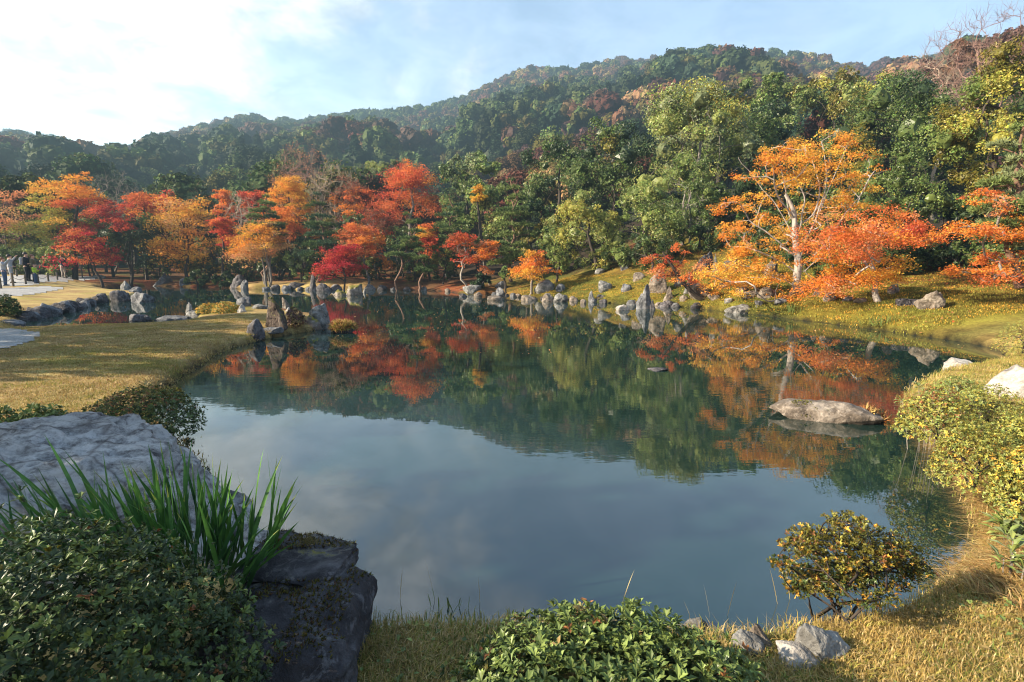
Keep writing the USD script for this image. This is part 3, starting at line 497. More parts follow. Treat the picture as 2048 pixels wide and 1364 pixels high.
box_tree(M, 'large red maple standing highest of the red ones', 818, 52, 336, 450, 68, 'maple', [('vermil', 4), ('red', 2), ('orange', 1)], 124, 13000, density=1.5, bark='bark_grey')
box_tree(M, 'rusty orange maple between the straw coloured tree and the highest red one', 724, 54, 372, 440, 52, 'maple', [('orange', 2), ('vermil', 2), ('russet', 2)], 125, 8000)
box_tree('bamboo_grove', 'pale feathery bamboo behind the red maples', 762, 66, 326, 395, 52, 'broad', ['sage', 'lgreen'], 126, 9000, trunks=5, cat='bamboo', leaf=.24, aspect=.3, trunk_r=.06)
box_tree(B, 'grey green rounded tree behind the tall middle pine', 940, 60, 316, 450, 62, 'broad', ['sage', 'green', 'mgreen'], 127, 11000)
pine_tree('tiered pine left of the tallest pine', 898, 42, 384, 500, 44, 128, pal=('pine', 'bpine', 'lpine'), n=11000, layers=8, trunk_r=.13)
pine_tree('tallest pine with a bare reddish stem at the bend of the shore', 1020, 35, 350, 535, 42, 129, base_px=1022, pal=('lpine', 'pine', 'lpine'), n=15000, layers=10, cone=.35, trunk_r=.14, lean=.08)
box_tree(B, 'olive green loose tree between the tiered and the tallest pine', 962, 47, 372, 535, 58, 'broad', ['mgreen', 'olive', 'lgreen'], 130, 10000)
box_tree(M, 'small yellow maple glowing between green trees', 958, 43, 372, 402, 18, 'maple', ['gold', 'yellow'], 131, 2200)
box_tree(M, 'small sparse red maple with a crooked pale trunk on the shore', 926, 34, 468, 528, 40, 'maple', [('russet', 2), ('vermil', 2), ('red', 1)], 132, 4200, base_px=932, bark='bark_pale', trunk_r=.09, lean=.22, density=.8, leaf=.09)
box_tree(M, 'little coral red maple beside the crooked one', 972, 34, 482, 545, 30, 'maple', [('vermil', 2), ('peach', 2), ('orange', 1)], 133, 5000, base_px=980, bark='bark_grey', trunk_r=.06, leaf=.09)
pine_tree('low clipped pine under the slim one', 838, 37.5, 496, 545, 24, 134, n=4500, layers=3, pal=('lpine', 'pine'))
box_tree(M, 'red maple low behind the shore pines', 860, 42, 450, 520, 42, 'maple', [('vermil', 3), ('gold', 1), ('red', 2)], 136, 6500)
box_tree(M, 'young orange maple on the first moss point', 1068, 28.5, 504, 560, 42, 'maple', [('orange', 2), ('amber', 2), ('gold', 2), ('vermil', 1)], 135, 5500, base_px=1057, bark='bark_grey', trunk_r=.05, leaf=.085)
box_tree(B, 'domed yellow green tree over the moss bank', 1168, 31, 394, 548, 66, 'broad', [('ygreen', 3), ('lgreen', 2), ('mgreen', 1)], 137, 15000, base_px=1195, density=1.6, leaf=.1, trunk_r=.14)
box_tree(B, 'dark rounded evergreen at the foot of the hill', 1120, 48, 286, 470, 72, 'broad', ['green', 'mgreen', 'dgreen'], 138, 13000, density=1.4)
box_tree(B, 'wide evergreen with yellowish top left of the pale giant', 1232, 44, 286, 470, 92, 'broad', ['green', 'dgreen', ('olive', .7)], 139, 16000, density=1.7, trunk_r=.2)
box_tree(B, 'bright leaved evergreen left of the dark grove', 1278, 29, 378, 556, 72, 'broad', [('mgreen', 2), ('lgreen', 1), ('green', 1)], 140, 15000, density=1.5, leaf=.1, base_px=1290)
box_tree(B, 'giant pale green tree, the tallest beside the dark grove', 1392, 38, 196, 420, 108, 'broad', [('lgreen', 3), ('sage', 2), ('ygreen', 1)], 141, 24000, density=2.4, leaf=.15, bark='bark_grey', trunk_r=.2)
box_tree(B, 'leafy tree below the giant pale one with straight stems', 1372, 32, 335, 480, 70, 'broad', ['mgreen', 'green'], 142, 13000, density=1.4, trunks=3, leaf=.1, bark='bark_grey', trunk_r=.1)
box_tree(B, 'shady evergreen right of the giant pale tree', 1480, 44, 225, 440, 84, 'broad', ['green', 'dgreen', 'mgreen'], 143, 14000, density=1.5)
for k, (px, y, top, bot, hw, lab) in enumerate([(1400, 62, 178, 250, 40, 'dark treetop directly above the giant pale tree'), (1525, 58, 165, 270, 64, 'treetop on the slope right of the giant pale tree'), (1640, 55, 172, 300, 74, 'rounded treetop above the orange maple')]):
    box_tree(B, lab, px, y, top, bot, hw, 'broad', [['green', 'olive'], ['green', 'mgreen'], ['ygreen', 'olive', 'mgreen']][k], 150 + k, 11000, density=1.4)
box_tree(B, 'broad dark evergreen with sunlit crest right of the orange maple', 1790, 30, 186, 430, 122, 'broad', [('dgreen', 3), ('green', 2), ('olive', 1)], 155, 24000, density=2.2, leaf=.125, trunk_r=.25)
box_tree(B, 'yellowish tree on the slope behind the broad dark evergreen', 1740, 44, 170, 300, 80, 'broad', ['ygreen', 'olive', 'lgreen'], 156, 12000, density=1.5)
box_tree(B, 'glossy leaved small tree behind the red maple', 1800, 22.5, 312, 470, 70, 'broad', ['mgreen', 'green'], 157, 12000, density=1.4, leaf=.085, trunk_r=.08)
box_tree(B, 'tall yellow green tree near the right edge', 1992, 19, 128, 430, 92, 'broad', [('ygreen', 2), ('olive', 2), ('mgreen', 2)], 158, 26000, density=2.6, leaf=.085, trunk_r=.16)
pine_tree('soft needled pine at the right edge', 2050, 14.5, 240, 500, 62, 159, pal=('lpine', 'sage'), n=15000, layers=8, cone=.3, needle=.16)
bare_tree('leafless tree on the skyline at the upper right', 1965, 40, 14, 98, 161, bark='bark_twig', n=330, trunk_r=.22, spread_low=.45, twigs=6)
bare_tree('leafless silvery tree on the slope above the broad evergreen', 1852, 46, 110, 66, 162, bark='bark_tan', n=300, trunk_r=.17, twigs=6)
for k, (px, y, top, bot, hw, lab) in enumerate([(1905, 56, 112, 220, 66, 'brown leaved oak under the skyline tree'), (2040, 52, 60, 200, 66, 'russet oak at the right edge of the skyline')]):
    box_tree(B, lab, px, y, top, bot, hw, 'broad', ['brown', 'straw', 'umber'], 163 + k, 10000, density=1.5)
# the dark grove behind the rock garden
for k, (px, y, top, bot, hw) in enumerate([(1330, 40, 400, 520, 60), (1420, 36, 380, 500, 60), (1500, 34, 360, 500, 60), (1560, 32, 350, 500, 55), (1640, 30, 380, 500, 60), (1720, 28, 400, 520, 60), (1880, 24, 400, 530, 66), (1960, 21, 420, 540, 70)]):
    box_tree(B, ['shaded evergreen deep in the grove behind the bright leaved one', 'shaded evergreen in the grove under the giant pale tree', 'shaded evergreen behind the waterfall stone', 'shaded evergreen hidden behind the orange maple crown', 'shaded evergreen behind the orange maple trunk', 'shaded evergreen between orange and red maple',
                 'shaded evergreen behind the moss mound', 'shaded evergreen behind the right edge maple'][k], px, y, top, bot, hw, 'broad', ['dgreen', 'green'], 170 + k, 4000, leaf=.2, density=1.2, trunks=2)
for k, (px, y, top, bot, hw, lab) in enumerate([(1060, 42, 400, 520, 46, 'dark green tree right behind the tallest pine'), (1110, 36, 430, 530, 44, 'grey green bush tree left of the domed tree'), (700, 50, 440, 545, 50, 'shaded green tree behind the crimson maple'), (330, 52, 470, 550, 50, 'shaded green tree under the yellow orange maple'), (430, 50, 480, 555, 46, 'shaded green tree behind the small scarlet maple'), (600, 48, 480, 550, 60, 'shaded green tree behind the cloud shaped pine'), (180, 54, 480, 555, 60, 'dark evergreen behind the signpost'), (60, 52, 465, 550, 60, 'dark evergreen behind the hedge and visitors'), (790, 47, 460, 545, 60, 'shaded evergreen behind the slim pine'), (900, 46, 470, 545, 56, 'shaded evergreen behind the crooked maple')]):
    box_tree(B, lab, px, y, top, bot, hw, 'broad', ['dgreen', 'green', 'olive'], 190 + k, 3800, leaf=.22, density=1.1, trunks=2)
# ---------------------------------------------------------------- trees built spray by spray
def pad_tree(name, label, y, trunk_px, pads, seed, n, leaf, bark, trunk_r, tip=.009, power=.45, wob=.16, deep=1.1, limbs=0, lean_y=None, mat='maple_leaf', start=.2, per=9, sub=1.0, cat='maple tree', twig_every=1, limb_px=()):
    """trunk_px: picture points from the foot upwards, all at about depth y; pads: (x, y, rx, ry, colour names)"""
    rng = np.random.default_rng(seed); line = np.array([at_y(a, b, y + (0 if lean_y is None else lean_y[i])) for i, (a, b) in enumerate(trunk_px)]); line[0, 2] = G(line[0, 0], line[0, 1]) - .12
    u = np.linspace(0, len(line) - 1, 4 * len(line)); line = np.stack([np.interp(u, np.arange(len(line)), line[:, k]) for k in range(3)], 1) + rng.normal(size=(len(u), 3)) * .012
    for _ in range(2): line[1:-1] = (line[:-2] + 2 * line[1:-1] + line[2:]) / 4
    base = line[0].copy(); clumps = []
    for px, py, rx, ry, pal in pads:
        s = per_px(px, py, y); c = at_y(px, py, y + rng.normal() * deep); rx_, ry_ = rx * s, ry * s; tilt = rng.normal(size=2) * .12
        for _ in range(per):
            o = ball(1, rng)[0] * [rx_ * 1.2, rx_, ry_ * 1.35]; o[2] += o[0] * tilt[0] + o[1] * tilt[1] - .2 * (o[0] ** 2 + o[1] ** 2) / rx_; clumps.append((c + o, rx_ * (.22 + .2 * rng.random()) * sub, palette_pick(pal, 1, rng)[0] * (.8 + .4 * rng.random())))
    p = thing(name, label, cat, base); lbs = []
    for q in limb_px:
        dy = np.linspace(0, rng.normal() * deep * .8, len(q)); w = np.array([at_y(a, b, y + d) for (a, b), d in zip(q, dy)]); uu = np.linspace(0, len(q) - 1, 4 * len(q)); w = np.stack([np.interp(uu, np.arange(len(q)), w[:, k]) for k in range(3)], 1) + rng.normal(size=(len(uu), 3)) * .035
        for _ in range(2): w[1:-1] = (w[:-2] + 2 * w[1:-1] + w[2:]) / 4
        lbs.append(w)
    ch = skeleton(base, line, np.array([c[0] for c in clumps])[::twig_every], rng, tip, power, wob=wob, start=start, trunk_r=(trunk_r, trunk_r * .35), limbs=lbs)
    if limbs:
        first = ch[1:1 + len(lbs)] if lbs else [c for c in ch[1:] if np.min(np.linalg.norm(line - c[0][0], axis=1)) < 1e-6]; first.sort(key=lambda c: -c[1].max()); own = {id(c) for c in first[:limbs]}
        part(p, 'trunk', wood_mesh(ch[:1]), bark, smooth=True)
        for c in first[:limbs]: part(p, 'limb', wood_mesh([c]), bark, smooth=True)
        part(p, 'twigs', wood_mesh([c for c in ch[1:] if id(c) not in own]), bark, smooth=True, kind='stuff')
    else: part(p, 'trunk', wood_mesh(ch), bark, smooth=True)
    v, f, t = foliage(clumps, 'maple', n, leaf, rng); part(p, 'crown', (v, f), mat, tint=t); return p
og, or_, am = ['gold', 'gold', 'amber'], ['orange', 'amber'], ['amber', 'gold', 'amber', 'orange']
pad_tree('maple_tree', 'great orange maple spreading pale twisting limbs over the rock garden', 18.6, [(1600, 612), (1592, 575), (1597, 520), (1590, 470), (1588, 425), (1572, 390)],
    [(1640, 275, 62, 15, am), (1560, 288, 44, 12, am), (1705, 300, 42, 13, am), (1600, 305, 52, 14, og), (1672, 330, 58, 16, og), (1552, 345, 36, 11, am), (1620, 345, 52, 16, og), (1722, 372, 44, 14, og), (1492, 348, 26, 6, or_), (1580, 368, 52, 14, og), (1660, 395, 52, 16, og), (1516, 398, 46, 12, am), (1458, 408, 36, 10, or_),
     (1500, 438, 52, 13, am), (1600, 425, 42, 12, og), (1705, 412, 42, 12, og), (1470, 462, 34, 12, or_), (1548, 452, 46, 13, og), (1640, 450, 42, 12, og), (1560, 478, 42, 11, og), (1492, 488, 36, 11, or_), (1452, 535, 46, 13, og), (1520, 545, 44, 12, am), (1436, 566, 30, 11, am), (1512, 506, 52, 9, og), (1655, 488, 36, 11, og), (1592, 552, 32, 12, am), (1612, 585, 34, 12, or_), (1562, 590, 30, 10, am), (1545, 315, 46, 10, am), (1745, 338, 28, 9, am)],
    201, 27000, .062, 'bark_limb', .17, tip=.0085, power=.44, wob=.2, limbs=13, per=12, start=.75, sub=.8, twig_every=2, limb_px=[
        [(1600, 530), (1588, 475), (1562, 425), (1530, 382), (1492, 332), (1474, 314)], [(1598, 470), (1602, 440), (1612, 400), (1592, 352), (1580, 318)], [(1600, 490), (1640, 425), (1662, 370), (1682, 322), (1694, 290)], [(1602, 520), (1560, 484), (1530, 462), (1496, 442)], [(1598, 550), (1560, 522), (1520, 504), (1478, 470)],
        [(1600, 500), (1626, 450), (1650, 392), (1656, 340), (1644, 282)], [(1606, 535), (1660, 474), (1690, 432), (1722, 388), (1746, 345)], [(1597, 580), (1566, 556), (1532, 542), (1470, 540)], [(1596, 595), (1568, 592), (1540, 604), (1520, 594), (1508, 572)], [(1590, 450), (1578, 425), (1574, 380), (1556, 320)], [(1592, 455), (1630, 428), (1642, 380), (1626, 330), (1606, 290)], [(1603, 545), (1640, 520), (1666, 490)], [(1590, 440), (1560, 400), (1545, 360), (1548, 330)]])
pad_tree('maple_tree', 'largest maple, golden on top, scarlet and olive lower down, behind the visitors', 45, [(150, 560), (150, 530), (146, 490), (150, 450), (155, 415)],
    [(72, 372, 22, 6, ['gold', 'amber']), (110, 362, 22, 7, ['gold', 'amber']), (148, 356, 20, 7, ['amber', 'gold']), (172, 352, 12, 7, ['amber', 'orange']), (130, 376, 34, 8, ['amber', 'gold']), (90, 386, 28, 8, ['gold', 'ygreen']), (165, 378, 32, 8, ['amber', 'orange']),
     (108, 402, 26, 7, ['vermil', 'orange']), (152, 402, 30, 8, ['vermil', 'red']), (192, 402, 30, 8, ['vermil', 'wine']), (215, 416, 28, 8, ['red', 'wine']), (240, 432, 24, 7, ['red', 'wine']), (186, 425, 34, 8, ['wine', 'vermil']), (82, 412, 26, 8, ['ygreen', 'gold']), (100, 434, 30, 9, ['olive', 'ygreen', 'gold']), (132, 426, 30, 9, ['ygreen', 'olive']),
     (58, 456, 34, 9, ['olive', 'mgreen']), (112, 458, 36, 9, ['olive', 'green']), (152, 452, 32, 8, ['olive', 'wine']), (192, 450, 30, 8, ['wine', 'olive']), (48, 482, 30, 9, ['green', 'olive']), (100, 482, 36, 9, ['green', 'olive']), (150, 478, 34, 9, ['green', 'olive']), (236, 448, 22, 7, ['wine', 'red'])],
    206, 24000, .125, 'bark_dark', .24, per=12, deep=1.9, start=.35, twig_every=3)
pad_tree('maple_tree', 'low scarlet and gold maple on the moss beside the great orange one', 15.6, [(1757, 612), (1748, 585), (1752, 555), (1740, 520), (1735, 480)],
    [(1700, 448, 66, 13, ['vermil', 'orange', 'orange', 'peach']), (1762, 428, 60, 13, ['vermil', 'orange', 'orange', 'peach']), (1645, 472, 50, 12, ['vermil', 'orange', 'orange', 'peach']), (1700, 488, 72, 14, ['vermil', 'orange', 'vermil', 'peach']), (1782, 462, 62, 12, ['vermil', 'red']), (1836, 480, 42, 8, ['vermil', 'orange', 'orange', 'peach']), (1648, 508, 42, 12, ['orange', 'amber']), (1722, 512, 52, 12, ['orange', 'vermil']), (1685, 556, 62, 10, ['vermil', 'orange', 'orange', 'peach']), (1640, 566, 42, 8, ['vermil', 'orange', 'orange', 'peach']), (1762, 545, 52, 10, ['gold', 'amber']), (1785, 528, 42, 10, ['gold', 'amber']), (1700, 536, 50, 11, ['amber', 'gold']), (1664, 592, 42, 8, ['vermil', 'orange', 'orange', 'peach']), (1820, 455, 40, 8, ['vermil'])],
    202, 26000, .055, 'bark_limb', .1, tip=.008, wob=.2, per=12, deep=.8, twig_every=2)
pad_tree('maple_tree', 'orange maple reaching in from the right edge above the moss mound', 13.8, [(2190, 640), (2170, 560), (2150, 500), (2140, 460)],
    [(1925, 452, 60, 9, ['orange', 'vermil']), (1985, 458, 50, 10, ['orange', 'amber']), (2040, 462, 40, 10, ['orange', 'amber']), (1965, 392, 34, 12, ['orange', 'vermil']), (2010, 405, 34, 10, ['orange', 'peach']), (1930, 530, 36, 10, ['vermil', 'orange', 'orange', 'peach']), (2000, 510, 44, 10, ['orange', 'vermil']), (2030, 532, 44, 12, ['orange', 'amber']), (1998, 550, 36, 9, ['orange', 'vermil']), (2080, 440, 60, 30, ['orange', 'amber']), (2100, 520, 60, 30, ['orange', 'vermil'])],
    203, 13000, .055, 'bark_grey', .12, wob=.14, per=9, deep=.6)
pad_tree('maple_tree', 'small red maple leaning over the water from the rocks on a dark crooked trunk', 21.2, [(1412, 604), (1390, 592), (1364, 562), (1352, 545), (1336, 520), (1326, 504)],
    [(1316, 512, 26, 8, ['vermil', 'peach', 'red']), (1342, 522, 24, 7, ['vermil', 'red']), (1326, 541, 34, 8, ['vermil', 'peach']), (1384, 528, 38, 8, ['vermil', 'orange', 'orange', 'peach']), (1400, 540, 26, 8, ['vermil', 'peach']), (1374, 553, 26, 6, ['orange', 'vermil']), (1352, 494, 20, 5, ['vermil'])],
    204, 4800, .062, 'bark_dark', .11, wob=.2, per=7, deep=.5, tip=.01)
pad_tree('maple_tree', 'loose yellow maple branches low over the rocks left of the great orange trunk', 19.6, [(1585, 600), (1560, 590), (1530, 585), (1500, 572)],
    [(1450, 540, 40, 12, og), (1480, 560, 40, 12, og), (1520, 570, 40, 11, am), (1430, 575, 26, 10, og), (1540, 545, 40, 10, og), (1495, 525, 40, 9, og)], 205, 8000, .06, 'bark_pale', .07, per=8, deep=.6)
# shrubs and hedges across the pond
S = 'shrub'
def shrub(label, px, y, top, bottom, half, pal, seed, n=4000, leaf=None, cat='shrub', **kw):
    return box_tree(S, label, px, y, top, bottom, half, 'broad', pal, seed, int(n * .8), leaf, cat=cat, trunk_r=.03, density=1.2, **kw)
for k, (px, lab) in enumerate([(30, 'sunlit leafy hedge bush behind the photographing woman'), (80, 'sunlit leafy hedge bush behind the family'), (125, 'sunlit leafy hedge bush behind the man in pale trousers'), (-10, 'leafy hedge bush at the left picture edge')]):
    shrub(lab, px, 44, 498, 556, 32, ['lgreen', 'mgreen', 'green'], 220 + k, 4500, .13)
shrub('clipped dark shrub between leaning shore stones', 448, 43, 545, 577, 22, ['green', 'dgreen'], 225, 3500)
shrub('rounded green shrub below the peach maple', 604, 41, 505, 552, 28, ['sage', 'mgreen'], 226, 4500)
shrub('ball shaped dark pine shrub left of the little coral maple', 962, 33, 548, 577, 19, ['dgreen', 'bpine'], 227, 3500)
shrub('dark shrub overhanging the water by the juniper', 395, 44, 545, 575, 22, ['dgreen', 'green'], 228, 3000)
shrub('low green shrub at the foot of the tallest pine', 1010, 32, 538, 562, 18, ['green', 'mgreen'], 229, 2500)
shrub('small bright green shrub above the moss point', 1112, 30, 500, 545, 26, ['mgreen', 'lgreen'], 230, 3500)
shrub('leafy shrub behind the great orange trunk', 1665, 21, 520, 575, 40, ['mgreen', 'lgreen'], 231, 4500, .08)
shrub('leafy shrub behind the low scarlet maple', 1700, 20, 470, 560, 50, ['green', 'mgreen'], 232, 5000, .09)
shrub('glossy shrub right of the waterfall stone', 1500, 25, 520, 575, 36, ['green', 'mgreen'], 233, 4500, .09)
shrub('dark shrub above the big block rock', 1305, 27, 470, 555, 44, ['green', 'dgreen'], 234, 6000, .09)
shrub('dark shrub at the back of the moss mound', 1880, 20.5, 480, 560, 60, ['dgreen', 'green'], 235, 6000, .09)
shrub('dark shrub behind the right edge of the moss mound', 2010, 18, 490, 575, 60, ['dgreen', 'green', 'mgreen'], 236, 6000, .09)
for k, (px, y, top, bot, hw, lab) in enumerate([(1215, 32.5, 470, 540, 46, 'dark undergrowth bush behind the domed yellow green tree'), (1330, 29, 460, 530, 40, 'dark undergrowth bush at the edge of the grove'), (1395, 28, 455, 520, 44, 'dark undergrowth bush left of the waterfall stone'), (1465, 27, 455, 520, 44, 'dark undergrowth bush behind the waterfall stone'), (1545, 25, 450, 530, 46, 'dark undergrowth bush behind the yellow branches'), (1615, 23.5, 450, 545, 46, 'dark undergrowth bush directly behind the orange trunk'), (1765, 20.5, 470, 570, 50, 'dark undergrowth bush behind the scarlet maple trunk'), (1825, 21, 480, 570, 46, 'dark undergrowth bush left of the moss mound'), (1945, 19.5, 480, 565, 56, 'dark undergrowth bush above the lone mossy boulder'), (1120, 35, 490, 545, 40, 'dark undergrowth bush left of the domed tree')]):
    shrub(lab, px, y, top, bot, hw, ['dgreen', 'green', 'green'], 245 + k, 3600, .115)
for k, (px, y, top, bot, hw, lab) in enumerate([(320, 51, 510, 566, 40, 'shaded bush on the bank right of the juniper'), (425, 48, 520, 570, 40, 'shaded bush under the yellow orange maple'), (495, 47, 515, 570, 34, 'shaded bush left of the slender pale trunks'), (560, 46, 505, 566, 36, 'shaded bush right of the slender pale trunks'), (640, 43.5, 505, 570, 34, 'shaded bush behind the tall standing stone'), (760, 43, 515, 570, 38, 'shaded bush behind the stone lantern'), (830, 42, 510, 566, 40, 'shaded bush behind the slim pine stem'), (885, 39, 505, 560, 34, 'shaded bush left of the crooked maple trunk')]):
    shrub(lab, px, y, top, bot, hw, ['dgreen', 'green', 'olive'], 255 + k, 3200, .16)
shrub('low bush right of the moss point maple', 1240, 30, 490, 550, 40, ['green', 'dgreen'], 237, 5000, .1)
# ---------------------------------------------------------------- rocks
def rock_mesh(w, d, h, seed, style='block', sub=3, rough=.11, sink=.7, ledge=None):
    rng = np.random.default_rng(seed); u = trimesh.creation.icosphere(sub).vertices; F_ = trimesh.creation.icosphere(sub).faces
    nf, lo = {'block': (13, .62), 'round': (34, .84), 'spire': (14, .66), 'point': (12, .6), 'flat': (16, .7), 'crag': (20, .52)}[style]
    pl = unit(rng.normal(size=(nf, 3))); dd = lo + (1.02 - lo) * rng.random(nf); dot = u @ pl.T; r = np.min(np.where(dot > .08, dd / np.maximum(dot, .08), 9), 1); r = np.minimum(r, 1.25); p = u * r[:, None]
    p -= (p.max(0) + p.min(0)) / 2; p /= (p.max(0) - p.min(0)) / 2
    tt = (p[:, 2] + 1) / 2
    if style == 'spire': p[:, :2] *= (1.05 - .62 * tt ** 1.2)[:, None]; p[:, 0] += .22 * rng.normal() * tt
    if style == 'point': p[:, :2] *= (1.05 - .8 * tt ** 1.4)[:, None]; p[:, 0] += .3 * rng.normal() * tt
    if style == 'flat': p[:, 2] = np.sign(p[:, 2]) * np.abs(p[:, 2]) ** .7
    if ledge:
        for zc, k in ledge: p[:, :2] *= (1 - k * sstep(zc - .05, zc + .05, tt))[:, None]
    o = rng.random(3) * 50; q = p * [1, d / w, h / w]
    n = unit(p); f1 = fbm(q * 2.2 + o, 4, seed % 97) - .5; f2 = np.abs(fbm(q * 5 + o, 4, seed % 89) - .5)
    p = p + n * (f1 * rough * 4.2 - f2 * rough * 2.4)[:, None]
    v = p * [w / 2, d / 2, 1]; v[:, 2] = (p[:, 2] + 1) / 2 * h * (1 + sink) - h * sink
    a = rng.normal() * .2; c, s = math.cos(a), math.sin(a); v[:, :2] = v[:, :2] @ np.array([[c, s], [-s, c]]); return v, F_
def rock(label, px, py, w, h, mat='rock_grey', style='block', name='rock', seed=None, wet=None, group=None, sub=3, depth=.75, rough=.115, y=None, **kw):
    """a rock whose foot stands at the picture point (px, py)"""
    b = at_z(px, py, 0) if wet else (on_ground(px, py) if y is None else at_y(px, py, y)); s = per_px(px, py, b[1]); W_, H_ = w * s, h * s; D = W_ * depth
    v, f = rock_mesh(W_, D, H_, seed or int(px * 7 + py), style, sub, rough, **kw); z = max(0 if wet else G(b[0], b[1] + D * .35), -.02)
    v = v + [b[0], b[1] + D * .4, min(z, b[2] + .1) if y is None else z]
    return single(name, (v, f), mat, label, 'rock' if name != 'stone' else 'stone', group, smooth=38)
